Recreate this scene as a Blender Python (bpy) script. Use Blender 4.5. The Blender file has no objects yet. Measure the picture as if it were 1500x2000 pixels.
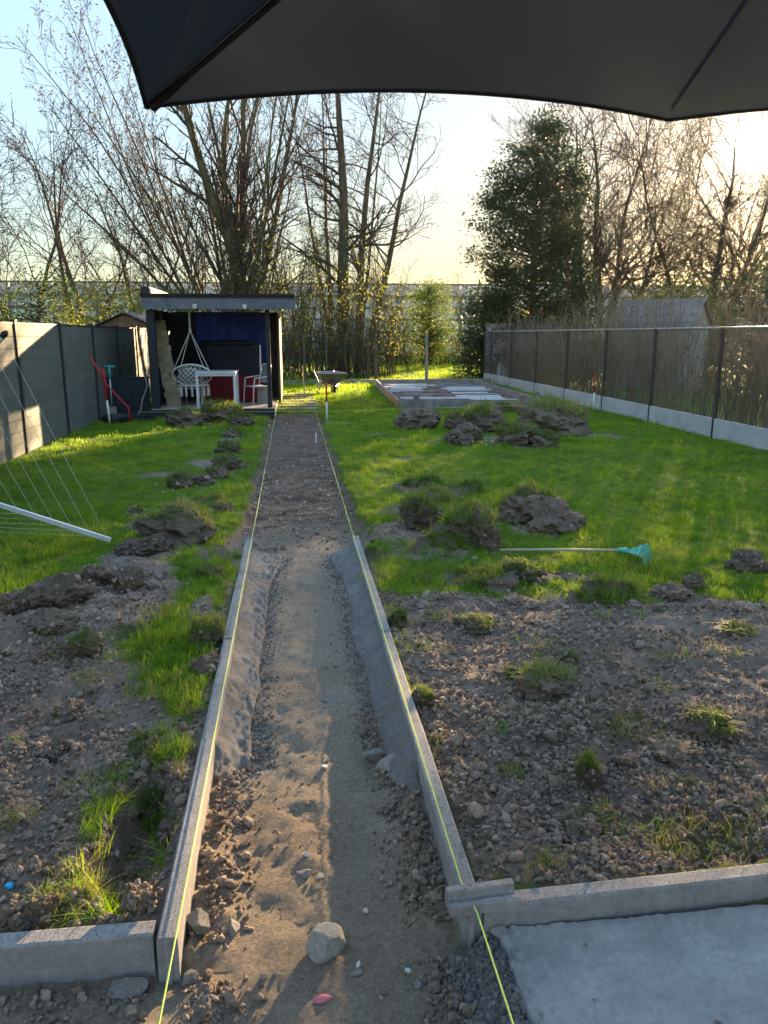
import bpy, math, random
import numpy as np
from math import radians as R, pi, sin, cos
from mathutils import Vector, Matrix

SC = bpy.context.scene
COL = SC.collection
rng = np.random.default_rng(11)
random.seed(11)

# ------------------------------------------------------------------ camera
CAMH = 1.58
cam_d = bpy.data.cameras.new('camera')
cam_d.sensor_fit = 'VERTICAL'
cam_d.sensor_height = 24.0
cam_d.lens = 1504.0 / 2000.0 * 24.0
cam_d.clip_start = 0.05
cam_d.clip_end = 2000.0
cam = bpy.data.objects.new('camera', cam_d)
COL.objects.link(cam)
cam.location = (0, 0, CAMH)
cam.rotation_euler = (R(90 - 12.97), 0, R(-6.72))
SC.camera = cam

# ------------------------------------------------------------------ sky, sun, exposure
SUN_AZ, SUN_EL = 30.4, 11.4          # degrees right of the path, degrees above the horizon
SKY_STRENGTH, SUN_STRENGTH, EXPOSURE = 0.075, 3.6, 3.5
sun_dir = Vector((sin(R(SUN_AZ)) * cos(R(SUN_EL)), cos(R(SUN_AZ)) * cos(R(SUN_EL)), sin(R(SUN_EL))))

world = bpy.data.worlds.new('World')
SC.world = world
world.use_nodes = True
nt = world.node_tree
nt.nodes.clear()
n_out = nt.nodes.new('ShaderNodeOutputWorld')
n_bg = nt.nodes.new('ShaderNodeBackground')
n_sky = nt.nodes.new('ShaderNodeTexSky')
n_sky.sky_type = 'NISHITA'
n_sky.sun_disc = False
n_sky.sun_elevation = R(SUN_EL)
n_sky.sun_rotation = R(SUN_AZ)
n_sky.altitude = 0
n_sky.air_density = 1.0
n_sky.dust_density = 0.3
n_sky.ozone_density = 0.7
# the bright aureole round the sun, part of the sky itself
n_geo = nt.nodes.new('ShaderNodeTexCoord')
n_dot = nt.nodes.new('ShaderNodeVectorMath'); n_dot.operation = 'DOT_PRODUCT'
n_dot.inputs[1].default_value = sun_dir
nt.links.new(n_geo.outputs['Generated'], n_dot.inputs[0])
def wmath(op, a, b):
    n = nt.nodes.new('ShaderNodeMath'); n.operation = op
    for i, v in enumerate((a, b)):
        if isinstance(v, (int, float)): n.inputs[i].default_value = v
        else: nt.links.new(v, n.inputs[i])
    return n.outputs[0]
dpos = wmath('MAXIMUM', n_dot.outputs['Value'], 0.0)
g1 = wmath('MULTIPLY', wmath('POWER', dpos, 9000.0), 60.0)
g2 = wmath('MULTIPLY', wmath('POWER', dpos, 500.0), 1.6)
glow = wmath('ADD', g1, g2)
n_mul = nt.nodes.new('ShaderNodeVectorMath'); n_mul.operation = 'SCALE'
n_mul.inputs[0].default_value = (1.0, 0.86, 0.64)
nt.links.new(glow, n_mul.inputs['Scale'])
n_add = nt.nodes.new('ShaderNodeVectorMath'); n_add.operation = 'ADD'
# the whole sky is evened out (hue kept), as the phone's wide exposure range shows it
n_lum = nt.nodes.new('ShaderNodeVectorMath'); n_lum.operation = 'DOT_PRODUCT'
n_lum.inputs[1].default_value = (0.3, 0.6, 0.1)
nt.links.new(n_sky.outputs[0], n_lum.inputs[0])
n_even = nt.nodes.new('ShaderNodeVectorMath'); n_even.operation = 'SCALE'
nt.links.new(n_sky.outputs[0], n_even.inputs[0])
nt.links.new(wmath('POWER', wmath('MAXIMUM', n_lum.outputs['Value'], 0.05), -0.93), n_even.inputs['Scale'])
nt.links.new(n_even.outputs[0], n_add.inputs[0])
nt.links.new(n_mul.outputs[0], n_add.inputs[1])
nt.links.new(n_add.outputs[0], n_bg.inputs['Color'])
n_bg.inputs['Strength'].default_value = SKY_STRENGTH
nt.links.new(n_bg.outputs[0], n_out.inputs['Surface'])

sun_l = bpy.data.lights.new('sun', 'SUN')
sun_l.energy = SUN_STRENGTH
sun_l.angle = R(0.53)
sun_l.color = (1.0, 0.70, 0.38)
sun_o = bpy.data.objects.new('sun', sun_l)
COL.objects.link(sun_o)
sun_o.rotation_euler = sun_dir.to_track_quat('Z', 'Y').to_euler()
sun_o.location = (10, 20, 12)

SC.render.engine = 'CYCLES'
SC.view_settings.view_transform = 'Standard'
SC.view_settings.look = 'None'
SC.view_settings.gamma = 1.0
SC.view_settings.use_curve_mapping = False
SC.view_settings.exposure = EXPOSURE
SC.cycles.max_bounces = 6
SC.cycles.diffuse_bounces = 3
SC.cycles.glossy_bounces = 2
SC.cycles.transmission_bounces = 4
SC.cycles.transparent_max_bounces = 6
SC.cycles.volume_bounces = 0
SC.cycles.use_denoising = True

# ------------------------------------------------------------------ noise
_pt = np.random.default_rng(5).permutation(512).astype(np.int64)
_pt = np.concatenate([_pt, _pt, _pt])
_pv = np.random.default_rng(6).uniform(-1, 1, 512)
def vnoise(P):
    P = np.asarray(P, float)
    I = np.floor(P).astype(np.int64); F = P - I
    F = F * F * F * (F * (F * 6 - 15) + 10)
    I &= 511
    d = P.shape[1]
    out = np.zeros(len(P))
    for c in range(2 ** d):
        w = np.ones(len(P)); h = np.zeros(len(P), np.int64)
        for a in range(d):
            b = (c >> a) & 1
            w *= F[:, a] if b else 1 - F[:, a]
            h = _pt[(h + ((I[:, a] + b) & 511))]
        out += w * _pv[h]
    return out
def fbm(P, octaves=4, gain=0.5):
    P = np.asarray(P, float)
    s = np.zeros(len(P)); a = 1.0; t = 0
    for o in range(octaves):
        s += a * vnoise(P * (2.03 ** o) + 17.3 * o); t += a; a *= gain
    return s / t
def sstep(a, b, x):
    t = np.clip((x - a) / (b - a), 0, 1)
    return t * t * (3 - 2 * t)

# ------------------------------------------------------------------ mesh helpers
def to_mesh(name, V, polys, smooth=False):
    """polys: list of int arrays (n,k)"""
    me = bpy.data.meshes.new(name)
    V = np.asarray(V, np.float32)
    polys = [np.asarray(p, np.int32) for p in polys if len(p)]
    me.vertices.add(len(V)); me.vertices.foreach_set('co', V.ravel())
    nl = sum(p.size for p in polys); npoly = sum(len(p) for p in polys)
    me.loops.add(nl); me.polygons.add(npoly)
    me.loops.foreach_set('vertex_index', np.concatenate([p.ravel() for p in polys]))
    tot = np.concatenate([np.full(len(p), p.shape[1], np.int32) for p in polys])
    st = np.concatenate([[0], np.cumsum(tot)[:-1]]).astype(np.int32)
    me.polygons.foreach_set('loop_start', st)
    me.polygons.foreach_set('loop_total', tot)
    me.polygons.foreach_set('use_smooth', np.full(npoly, bool(smooth)))
    me.update(calc_edges=True)
    return me

class MB:
    def __init__(self): self.V = []; self.P = {}; self.n = 0
    def add(self, V, *polys):
        V = np.asarray(V, float).reshape(-1, 3)
        for p in polys:
            p = np.asarray(p, np.int64)
            if len(p): self.P.setdefault(p.shape[1], []).append(p + self.n)
        self.V.append(V); self.n += len(V)
        return self
    def box(self, c, s, rot=None):
        """centre, full size, optional 3x3 rotation"""
        h = np.array(s) / 2.0
        v = np.array([[x, y, z] for z in (-1, 1) for y in (-1, 1) for x in (-1, 1)], float) * h
        if rot is not None: v = v @ np.array(rot).T
        return self.add(v + np.array(c), [[0, 2, 3, 1], [4, 5, 7, 6], [0, 1, 5, 4], [2, 6, 7, 3], [0, 4, 6, 2], [1, 3, 7, 5]])
    def bar(self, a, b, w, h=None, up=(0, 0, 1)):
        """a square bar from a to b"""
        a = np.array(a, float); b = np.array(b, float); h = h or w
        t = b - a; L = np.linalg.norm(t); t /= L
        u = np.array(up, float)
        if abs(t @ u) > 0.98: u = np.array((0, 1.0, 0))
        s = np.cross(t, u); s /= np.linalg.norm(s); n = np.cross(s, t)
        return self.box((a + b) / 2, (L, w, h), np.array([t, s, n]).T)
    def tube(self, pts, rad, sides=8, cap=True):
        pts = np.asarray(pts, float)
        rad = np.broadcast_to(np.asarray(rad, float), (len(pts),))
        V, F = tubes_np(pts[None], rad[None], sides)
        self.add(V, F)
        if cap:
            k = len(pts)
            b = self.n - k * sides
            self.P.setdefault(sides, []).append(np.array([np.arange(sides)[::-1] + b]))
            self.P.setdefault(sides, []).append(np.array([np.arange(sides) + b + (k - 1) * sides]))
        return self
    def prism(self, prof, a, b, close=True):
        """profile: list of 3D offsets swept from a to b"""
        prof = np.asarray(prof, float); n = len(prof)
        V = np.concatenate([prof + np.array(a), prof + np.array(b)])
        i = np.arange(n); j = (i + 1) % n
        self.add(V, np.stack([i, j, j + n, i + n], 1))
        if close:
            base = self.n - 2 * n
            self.P.setdefault(n, []).append(np.array([np.arange(n)[::-1] + base]))
            self.P.setdefault(n, []).append(np.array([np.arange(n) + n + base]))
        return self
    def lathe(self, prof, c=(0, 0, 0), sides=20):
        prof = np.asarray(prof, float); k = len(prof)
        a = np.linspace(0, 2 * pi, sides, endpoint=False)
        V = np.stack([prof[:, None, 0] * np.cos(a), prof[:, None, 0] * np.sin(a), np.broadcast_to(prof[:, None, 1], (k, sides))], -1).reshape(-1, 3) + np.array(c)
        i, j = np.meshgrid(np.arange(k - 1), np.arange(sides), indexing='ij')
        i = i.ravel(); j = j.ravel(); j2 = (j + 1) % sides
        return self.add(V, np.stack([i * sides + j, i * sides + j2, (i + 1) * sides + j2, (i + 1) * sides + j], 1))
    def mesh(self, name, smooth=False):
        return to_mesh(name, np.concatenate(self.V), [np.concatenate(v) for v in self.P.values()], smooth)
    def build(self, name, mat, parent=None, smooth=False):
        me = self.mesh(name, smooth)
        me.materials.append(mat)
        return link(name, me, parent)

def tubes_np(P, Rad, sides):
    """P (n,k,3), Rad (n,k) -> verts, quads"""
    n, k, _ = P.shape
    T = np.gradient(P, axis=1)
    T /= np.linalg.norm(T, axis=2, keepdims=True) + 1e-12
    m = P[:, -1] - P[:, 0]
    m = m / (np.linalg.norm(m, axis=1, keepdims=True) + 1e-12)
    ref = np.where(np.abs(m[:, 2:3]) > 0.8, np.array([[1.0, 0.1, 0]]), np.array([[0, 0.05, 1.0]]))
    ref = np.broadcast_to(ref[:, None, :], T.shape)
    S = np.cross(T, ref); S /= np.linalg.norm(S, axis=2, keepdims=True) + 1e-12
    N = np.cross(S, T)
    a = np.linspace(0, 2 * pi, sides, endpoint=False)
    V = P[:, :, None, :] + Rad[:, :, None, None] * (np.cos(a)[None, None, :, None] * S[:, :, None, :] + np.sin(a)[None, None, :, None] * N[:, :, None, :])
    V = V.reshape(-1, 3)
    b, i, j = np.meshgrid(np.arange(n), np.arange(k - 1), np.arange(sides), indexing='ij')
    b = b.ravel(); i = i.ravel(); j = j.ravel(); j2 = (j + 1) % sides
    o = b * k * sides
    F = np.stack([o + i * sides + j, o + i * sides + j2, o + (i + 1) * sides + j2, o + (i + 1) * sides + j], 1)
    return V, F

def link(name, data, parent=None):
    o = bpy.data.objects.new(name, data)
    COL.objects.link(o)
    if parent is not None: o.parent = parent
    return o
def thing(name, label, cat, loc=(0, 0, 0), rz=0.0, group=None):
    o = link(name, None)
    o.location = loc; o.rotation_euler = (0, 0, rz)
    o.empty_display_size = 0.1
    return tag(o, label, cat, group)
def tag(o, label, cat, group=None):
    o['label'] = label; o['category'] = cat
    if group: o['group'] = group
    return o
def kind(o, k, label=None):
    o['kind'] = k
    if label: o['label'] = label
    return o
def rotz(a):
    return np.array([[cos(a), -sin(a), 0], [sin(a), cos(a), 0], [0, 0, 1]])

def ico(sub):
    import bmesh
    bm = bmesh.new(); bmesh.ops.create_icosphere(bm, subdivisions=sub, radius=1.0)
    V = np.array([v.co[:] for v in bm.verts]); F = np.array([[v.index for v in f.verts] for f in bm.faces])
    bm.free(); return V, F
ICO = {s: ico(s) for s in (1, 2, 3, 4)}
def rock_vf(sub, seed, rough=0.35, blocky=0.0, flat=0.0, freq=1.3, cuts=9, dr=(0.45, 0.8)):
    V, F = ICO[sub]; V = V.copy()
    if blocky:
        r = np.random.default_rng(seed)
        for _ in range(cuts):
            n = r.normal(size=3); n /= np.linalg.norm(n); d = r.uniform(*dr)
            e = V @ n - d
            V -= np.where(e > 0, e * blocky, 0)[:, None] * n
    o = seed * 13.7
    nn = fbm(V * freq + o, 4, 0.55)
    V = V * (1 + rough * nn)[:, None]
    if flat:
        V[:, 2] = np.where(V[:, 2] < -flat, -flat + (V[:, 2] + flat) * 0.15, V[:, 2])
    return V, F

# ------------------------------------------------------------------ material helpers
def new_mat(name):
    m = bpy.data.materials.new(name); m.use_nodes = True
    t = m.node_tree; t.nodes.clear()
    out = t.nodes.new('ShaderNodeOutputMaterial')
    b = t.nodes.new('ShaderNodeBsdfPrincipled')
    t.links.new(b.outputs[0], out.inputs['Surface'])
    b.inputs['Roughness'].default_value = 0.8
    b.inputs['Specular IOR Level'].default_value = 0.25
    return m, t, b, out
def nd(t, typ, **kw):
    n = t.nodes.new('ShaderNode' + typ)
    for k, v in kw.items():
        if k.startswith('i_'): n.inputs[k[2:].replace('_', ' ')].default_value = v
        else: setattr(n, k, v)
    return n
def noise_fac(t, scale, detail=4, rough=0.55, coord='Object', vec_scale=None, dist=0.0):
    if coord == 'World': src = nd(t, 'NewGeometry').outputs['Position']
    else: src = nd(t, 'TexCoord').outputs[coord]
    if vec_scale:
        mp = nd(t, 'Mapping'); mp.inputs['Scale'].default_value = vec_scale
        t.links.new(src, mp.inputs['Vector']); src = mp.outputs[0]
    n = nd(t, 'TexNoise'); n.inputs['Scale'].default_value = scale; n.inputs['Detail'].default_value = detail
    n.inputs['Roughness'].default_value = rough; n.inputs['Distortion'].default_value = dist
    t.links.new(src, n.inputs['Vector'])
    return n.outputs['Fac']
def ramp(t, fac, stops):
    r = nd(t, 'ValToRGB')
    e = r.color_ramp.elements
    while len(e) < len(stops): e.new(0.5)
    for el, (p, c) in zip(e, stops):
        el.position = p; el.color = (*c, 1) if len(c) == 3 else c
    t.links.new(fac, r.inputs[0]); return r.outputs[0]
def mixc(t, fac, a, b, mode='MIX'):
    n = nd(t, 'Mix', data_type='RGBA', blend_type=mode)
    for s, v in ((n.inputs[0], fac), (n.inputs[6], a), (n.inputs[7], b)):
        if isinstance(v, (int, float)): s.default_value = v
        elif isinstance(v, tuple): s.default_value = (*v, 1) if len(v) == 3 else v
        else: t.links.new(v, s)
    return n.outputs[2]
def bump(t, b, fac, strength=0.4, dist=0.01):
    n = nd(t, 'Bump'); n.inputs['Strength'].default_value = strength; n.inputs['Distance'].default_value = dist
    t.links.new(fac, n.inputs['Height']); t.links.new(n.outputs[0], b.inputs['Normal'])
def simple(name, c1, c2, scale=6.0, rough=0.7, bmp=0.2, bscale=None, spec=0.25, coord='Object', vec_scale=None, metal=0.0, rand=0.0, dist=0.01):
    m, t, b, o = new_mat(name)
    f = noise_fac(t, scale, 5, 0.6, coord, vec_scale)
    col = ramp(t, f, [(0.3, c1), (0.7, c2)])
    if rand:
        oi = nd(t, 'ObjectInfo')
        v = nd(t, 'MapRange'); v.inputs['To Min'].default_value = 1 - rand; v.inputs['To Max'].default_value = 1 + rand
        t.links.new(oi.outputs['Random'], v.inputs[0])
        hs = nd(t, 'HueSaturation'); t.links.new(v.outputs[0], hs.inputs['Value']); t.links.new(col, hs.inputs['Color']); col = hs.outputs[0]
    t.links.new(col, b.inputs['Base Color'])
    b.inputs['Roughness'].default_value = rough; b.inputs['Specular IOR Level'].default_value = spec
    b.inputs['Metallic'].default_value = metal
    if bmp: bump(t, b, noise_fac(t, bscale or scale * 4, 4, 0.6, coord, vec_scale), bmp, dist)
    return m

def leaf_mat(name, c1, c2, c3=None, trans=0.5, rough=0.55, gscale=0.6):
    """thin leaves and blades: diffuse + translucent; colour varies per instance and over the ground"""
    m, t, b, out = new_mat(name)
    oi = nd(t, 'ObjectInfo')
    f = noise_fac(t, gscale, 3, 0.6, 'World')
    ad = nd(t, 'Math', operation='ADD'); t.links.new(f, ad.inputs[0])
    ml = nd(t, 'Math', operation='MULTIPLY_ADD'); ml.inputs[1].default_value = 0.5; ml.inputs[2].default_value = -0.25
    t.links.new(oi.outputs['Random'], ml.inputs[0]); t.links.new(ml.outputs[0], ad.inputs[1])
    col = ramp(t, ad.outputs[0], [(0.25, c1), (0.55, c2), (0.85, c3 or c2)])
    t.links.new(col, b.inputs['Base Color'])
    b.inputs['Roughness'].default_value = rough
    tr = nd(t, 'BsdfTranslucent')
    hs = nd(t, 'HueSaturation'); hs.inputs['Value'].default_value = 1.25; hs.inputs['Hue'].default_value = 0.485
    t.links.new(col, hs.inputs['Color']); t.links.new(hs.outputs[0], tr.inputs['Color'])
    mx = nd(t, 'MixShader'); mx.inputs[0].default_value = trans
    t.links.new(b.outputs[0], mx.inputs[1]); t.links.new(tr.outputs[0], mx.inputs[2])
    t.links.new(mx.outputs[0], out.inputs['Surface'])
    return m

M = {}
def soil_mat(name, base, rand=0.0, coord='World'):
    m, t, b, o = new_mat(name)
    d, mid, l = base
    f = noise_fac(t, 5.0, 6, 0.65, coord)
    c = ramp(t, f, [(0.3, d), (0.5, mid), (0.72, l)])
    f2 = noise_fac(t, 90.0, 3, 0.6, coord)
    c = mixc(t, 0.5, c, ramp(t, f2, [(0.3, tuple(x * 0.65 for x in mid)), (0.7, tuple(x * 1.35 for x in mid))]), 'MIX')
    if rand:
        oi = nd(t, 'ObjectInfo'); v = nd(t, 'MapRange'); v.inputs['To Min'].default_value = 1 - rand; v.inputs['To Max'].default_value = 1 + rand
        t.links.new(oi.outputs['Random'], v.inputs[0])
        hs = nd(t, 'HueSaturation'); t.links.new(v.outputs[0], hs.inputs['Value']); t.links.new(c, hs.inputs['Color']); c = hs.outputs[0]
    t.links.new(c, b.inputs['Base Color']); b.inputs['Roughness'].default_value = 0.95; b.inputs['Specular IOR Level'].default_value = 0.1
    bump(t, b, noise_fac(t, 85.0, 6, 0.75, coord), 0.9, 0.016)
    return m
SOIL = ((0.185, 0.132, 0.095), (0.33, 0.25, 0.188), (0.47, 0.37, 0.29))
M['clod'] = soil_mat('soil_clod', tuple(tuple(v * 0.9 for v in c) for c in SOIL), 0.25)
M['sod_earth'] = soil_mat('sod_earth', ((0.085, 0.062, 0.045), (0.16, 0.12, 0.088), (0.26, 0.20, 0.15)), 0.2)
M['crumb'] = soil_mat('soil_crumb', SOIL, 0.45)
M['mortar_crumb'] = soil_mat('mortar_crumb', ((0.14, 0.134, 0.128), (0.22, 0.212, 0.2), (0.31, 0.3, 0.28)), 0.3)
M['pebble'] = simple('pebble', (0.16, 0.125, 0.095), (0.34, 0.28, 0.225), 14, 0.85, 0.4, rand=0.45)
M['stone'] = simple('stone', (0.24, 0.215, 0.185), (0.42, 0.385, 0.33), 9, 0.9, 0.7, 30, rand=0.12)
M['grass'] = leaf_mat('grass_blade', (0.105, 0.23, 0.010), (0.19, 0.33, 0.014), (0.34, 0.42, 0.035), 0.52)
M['dry_grass'] = leaf_mat('dry_grass_blade', (0.12, 0.15, 0.03), (0.2, 0.2, 0.06), (0.32, 0.27, 0.12), 0.35)
M['moss'] = leaf_mat('turf_grass', (0.085, 0.145, 0.02), (0.15, 0.21, 0.03), (0.28, 0.29, 0.08), 0.45)
def concrete(name, c1, c2, speck=0.0, rough=0.85, sc=9):
    m, t, b, o = new_mat(name)
    f = noise_fac(t, sc, 6, 0.65, 'World')
    c = ramp(t, f, [(0.3, c1), (0.7, c2)])
    if speck:
        v = nd(t, 'TexVoronoi'); v.inputs['Scale'].default_value = 230
        t.links.new(nd(t, 'NewGeometry').outputs['Position'], v.inputs['Vector'])
        sp = ramp(t, v.outputs['Color'], [(0.12, (0.25, 0.22, 0.2)), (0.3, (0.9, 0.9, 0.9)), (0.8, (1, 1, 1)), (0.95, (1.5, 1.5, 1.5))])
        geo = nd(t, 'NewGeometry'); sx = nd(t, 'SeparateXYZ'); t.links.new(geo.outputs['True Normal'], sx.inputs[0])
        up = nd(t, 'MapRange'); up.inputs['From Min'].default_value = 0.5; up.inputs['From Max'].default_value = 0.9
        up.inputs['To Min'].default_value = speck * 0.25; up.inputs['To Max'].default_value = speck
        t.links.new(sx.outputs['Z'], up.inputs[0])
        c = mixc(t, up.outputs[0], c, sp, 'MULTIPLY')
    f3 = noise_fac(t, 45, 4, 0.7, 'World')
    c = mixc(t, 0.35, c, ramp(t, f3, [(0.35, (0.55, 0.53, 0.5)), (0.6, (1.1, 1.1, 1.1))]), 'MULTIPLY')
    t.links.new(c, b.inputs['Base Color']); b.inputs['Roughness'].default_value = rough
    bump(t, b, noise_fac(t, 260, 3, 0.7, 'World'), 0.35, 0.003)
    return m
M['kerb'] = concrete('kerb_concrete', (0.225, 0.21, 0.2), (0.335, 0.318, 0.303), 0.75)
M['mortar'] = concrete('mortar', (0.185, 0.18, 0.17), (0.30, 0.285, 0.26), 0, 0.8, 3.5)
def mortar_mat(name, c1, c2):
    m, t, b, o = new_mat(name)
    c = ramp(t, noise_fac(t, 5, 6, 0.7, 'World'), [(0.3, c1), (0.7, c2)])
    c = mixc(t, ramp(t, noise_fac(t, 9, 6, 0.75, 'World', None, 0.6), [(0.46, (0, 0, 0)), (0.62, (0.75, 0.75, 0.75))]), c, (0.23, 0.18, 0.135))
    c = mixc(t, 0.6, c, ramp(t, noise_fac(t, 120, 4, 0.75, 'World'), [(0.35, (0.45, 0.44, 0.43)), (0.62, (1.15, 1.14, 1.12))]), 'MULTIPLY')
    t.links.new(c, b.inputs['Base Color']); b.inputs['Roughness'].default_value = 0.9
    bump(t, b, noise_fac(t, 110, 6, 0.75, 'World'), 0.9, 0.012)
    return m
M['mortar'] = mortar_mat('mortar_rough', (0.16, 0.155, 0.148), (0.29, 0.28, 0.262))
M['plank'] = concrete('precast_concrete', (0.36, 0.36, 0.365), (0.52, 0.52, 0.515), 0, 0.85, 3)
M['string'] = simple('string_yellow', (0.55, 0.72, 0.10), (0.7, 0.85, 0.2), 60, 0.6, 0)
M['wood_grey'] = simple('weathered_wood', (0.17, 0.15, 0.135), (0.34, 0.31, 0.28), 5, 0.85, 0.5, 18, vec_scale=(1, 1, 1), rand=0.15)
M['wood_new'] = simple('pine_wood', (0.36, 0.22, 0.11), (0.5, 0.33, 0.17), 7, 0.75, 0.2, rand=0.12)
M['wood_pole'] = simple('ash_pole', (0.36, 0.31, 0.22), (0.5, 0.44, 0.33), 14, 0.6, 0.1)
M['deck'] = simple('decking', (0.34, 0.27, 0.22), (0.47, 0.39, 0.33), 6, 0.75, 0.25, rand=0.12)
M['black_wood'] = simple('black_painted_wood', (0.016, 0.02, 0.028), (0.03, 0.036, 0.047), 10, 0.6, 0.25, rand=0.12)
M['fascia'] = simple('blue_grey_board', (0.09, 0.10, 0.125), (0.16, 0.17, 0.205), 5, 0.75, 0.4, 20, rand=0.05)
M['roof_felt'] = simple('roof_felt', (0.012, 0.012, 0.014), (0.03, 0.03, 0.033), 40, 0.9, 0.3)
M['composite'] = simple('composite_board', (0.098, 0.104, 0.09), (0.142, 0.146, 0.128), 2.5, 0.7, 0.03, 40, coord='World', rand=0.06)
M['post_dark'] = simple('anthracite_post', (0.028, 0.028, 0.032), (0.05, 0.05, 0.054), 12, 0.5, 0.05)
M['post_brown'] = simple('brown_post', (0.055, 0.04, 0.034), (0.09, 0.068, 0.058), 12, 0.6, 0.1)
M['wire'] = simple('coated_wire', (0.14, 0.105, 0.078), (0.2, 0.155, 0.12), 30, 0.5, 0)
M['rail'] = simple('galvanised_rail', (0.2, 0.19, 0.18), (0.3, 0.285, 0.27), 12, 0.5, 0.05)
M['white'] = simple('white_powder_coat', (0.56, 0.58, 0.6), (0.66, 0.67, 0.68), 10, 0.45, 0.03)
M['rope'] = simple('cotton_rope', (0.62, 0.6, 0.55), (0.78, 0.76, 0.7), 60, 0.85, 0.4)
M['tarp'] = simple('navy_tarp', (0.02, 0.045, 0.28), (0.035, 0.075, 0.42), 4, 0.6, 0.3, 9)
M['cover'] = simple('navy_vinyl_cover', (0.006, 0.009, 0.018), (0.012, 0.017, 0.03), 5, 0.5, 0.2, 12, spec=0.15)
M['red'] = simple('red_panel', (0.12, 0.006, 0.014), (0.17, 0.009, 0.02), 5, 0.55, 0.1)
M['red_paint'] = simple('red_paint', (0.5, 0.02, 0.03), (0.6, 0.04, 0.05), 20, 0.45, 0.05)
M['white_paint'] = simple('white_paint', (0.66, 0.64, 0.6), (0.8, 0.78, 0.75), 20, 0.5, 0.05)
M['teal'] = simple('teal_plastic', (0.03, 0.25, 0.28), (0.05, 0.34, 0.36), 20, 0.4, 0.05)
M['green_plastic'] = simple('green_plastic', (0.07, 0.36, 0.25), (0.13, 0.48, 0.35), 20, 0.4, 0.05)
M['metal'] = simple('grey_metal', (0.4, 0.4, 0.4), (0.55, 0.55, 0.55), 20, 0.4, 0.05, metal=0.6)
M['alu'] = simple('aluminium', (0.62, 0.68, 0.78), (0.74, 0.79, 0.86), 9, 0.35, 0.05, metal=0.35, spec=0.5)
M['line'] = simple('plastic_line', (0.5, 0.52, 0.5), (0.62, 0.64, 0.62), 20, 0.5, 0)
M['rubber'] = simple('black_rubber', (0.012, 0.012, 0.013), (0.03, 0.03, 0.03), 20, 0.6, 0.1)
M['barrow'] = simple('green_grey_tray', (0.09, 0.10, 0.095), (0.15, 0.16, 0.15), 12, 0.5, 0.1)
M['wicker'] = simple('woven_strip', (0.22, 0.175, 0.115), (0.36, 0.30, 0.21), 12, 0.8, 0.4, rand=0.2)
M['grey_textile'] = simple('grey_textile', (0.2, 0.21, 0.22), (0.27, 0.28, 0.29), 80, 0.8, 0.2)
M['blue_bit'] = simple('blue_plastic', (0.02, 0.32, 0.55), (0.05, 0.45, 0.7), 20, 0.4, 0)
M['pink_bit'] = simple('pink_scrap', (0.5, 0.12, 0.16), (0.62, 0.2, 0.24), 20, 0.6, 0.2)
M['yellow_bit'] = simple('yellow_scrap', (0.7, 0.65, 0.2), (0.8, 0.75, 0.3), 20, 0.6, 0)
def bark_mat(name, c1, c2, c3, sc=3.0):
    m, t, b, o = new_mat(name)
    f = noise_fac(t, sc, 6, 0.7, 'Object', (1, 1, 0.25))
    t.links.new(ramp(t, f, [(0.3, c1), (0.5, c2), (0.72, c3)]), b.inputs['Base Color'])
    b.inputs['Roughness'].default_value = 0.95; b.inputs['Specular IOR Level'].default_value = 0.1
    bump(t, b, noise_fac(t, sc * 7, 5, 0.7, 'Object', (1, 1, 0.2)), 0.9, 0.03)
    return m
M['bark'] = bark_mat('bark_grey_brown', (0.06, 0.05, 0.04), (0.11, 0.093, 0.07), (0.165, 0.15, 0.105))
M['bark_green'] = bark_mat('bark_algae_green', (0.065, 0.055, 0.035), (0.115, 0.105, 0.06), (0.165, 0.165, 0.085))
M['twig'] = simple('twig', (0.055, 0.043, 0.033), (0.10, 0.08, 0.06), 4, 0.9, 0)
M['twig_red'] = simple('twig_reddish', (0.135, 0.105, 0.07), (0.25, 0.2, 0.135), 4, 0.9, 0)
M['bud'] = leaf_mat('bud_catkin', (0.05, 0.04, 0.03), (0.09, 0.07, 0.05), (0.13, 0.11, 0.07), 0.25)
M['leaf_new'] = leaf_mat('spring_leaf', (0.12, 0.16, 0.02), (0.2, 0.24, 0.035), (0.32, 0.32, 0.06), 0.5)
M['leaf_dark'] = leaf_mat('evergreen_leaf', (0.034, 0.058, 0.024), (0.055, 0.086, 0.034), (0.09, 0.12, 0.048), 0.25, 0.45)
M['leaf_mid'] = leaf_mat('shrub_leaf', (0.06, 0.11, 0.02), (0.11, 0.16, 0.03), (0.19, 0.22, 0.045), 0.45)
M['leaf_brown'] = leaf_mat('withered_leaf', (0.12, 0.085, 0.045), (0.17, 0.135, 0.065), (0.24, 0.19, 0.1), 0.4)
# ------------------------------------------------------------------ surveyed outlines, metres (x right of the camera, y along the path)
SOIL_LEFT = [(-2.7, 4.25), (-1.75, 4.54), (-1.57, 4.6), (-1.52, 5.1), (-1.36, 5.38), (-1.08, 5.47), (-0.87, 5.26), (-0.76, 4.51), (-0.8, 4.14), (-0.87, 3.82), (-0.82, 3.46), (-0.67, 3.25), (-0.56, 3.07), (-0.4, 2.93), (-0.37, 1.89), (-0.38, 1.88), (-0.82, 1.87), (-1.71, 1.89)]
SOIL_HEAP = [(-1.31, 6.66), (-0.8, 6.8), (-0.7, 5.99), (-0.95, 5.73), (-1.24, 5.3), (-1.4, 5.57), (-1.22, 5.98)]
SOIL_RIGHT = [(0.5, 4.65), (0.69, 4.48), (0.92, 4.52), (1.32, 4.41), (1.65, 4.42), (1.84, 4.22), (2.25, 4.27), (2.81, 4.09), (4.75, 3.41), (2.78, 1.86), (1.41, 1.9), (0.59, 1.86), (0.5, 1.95)]
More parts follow.
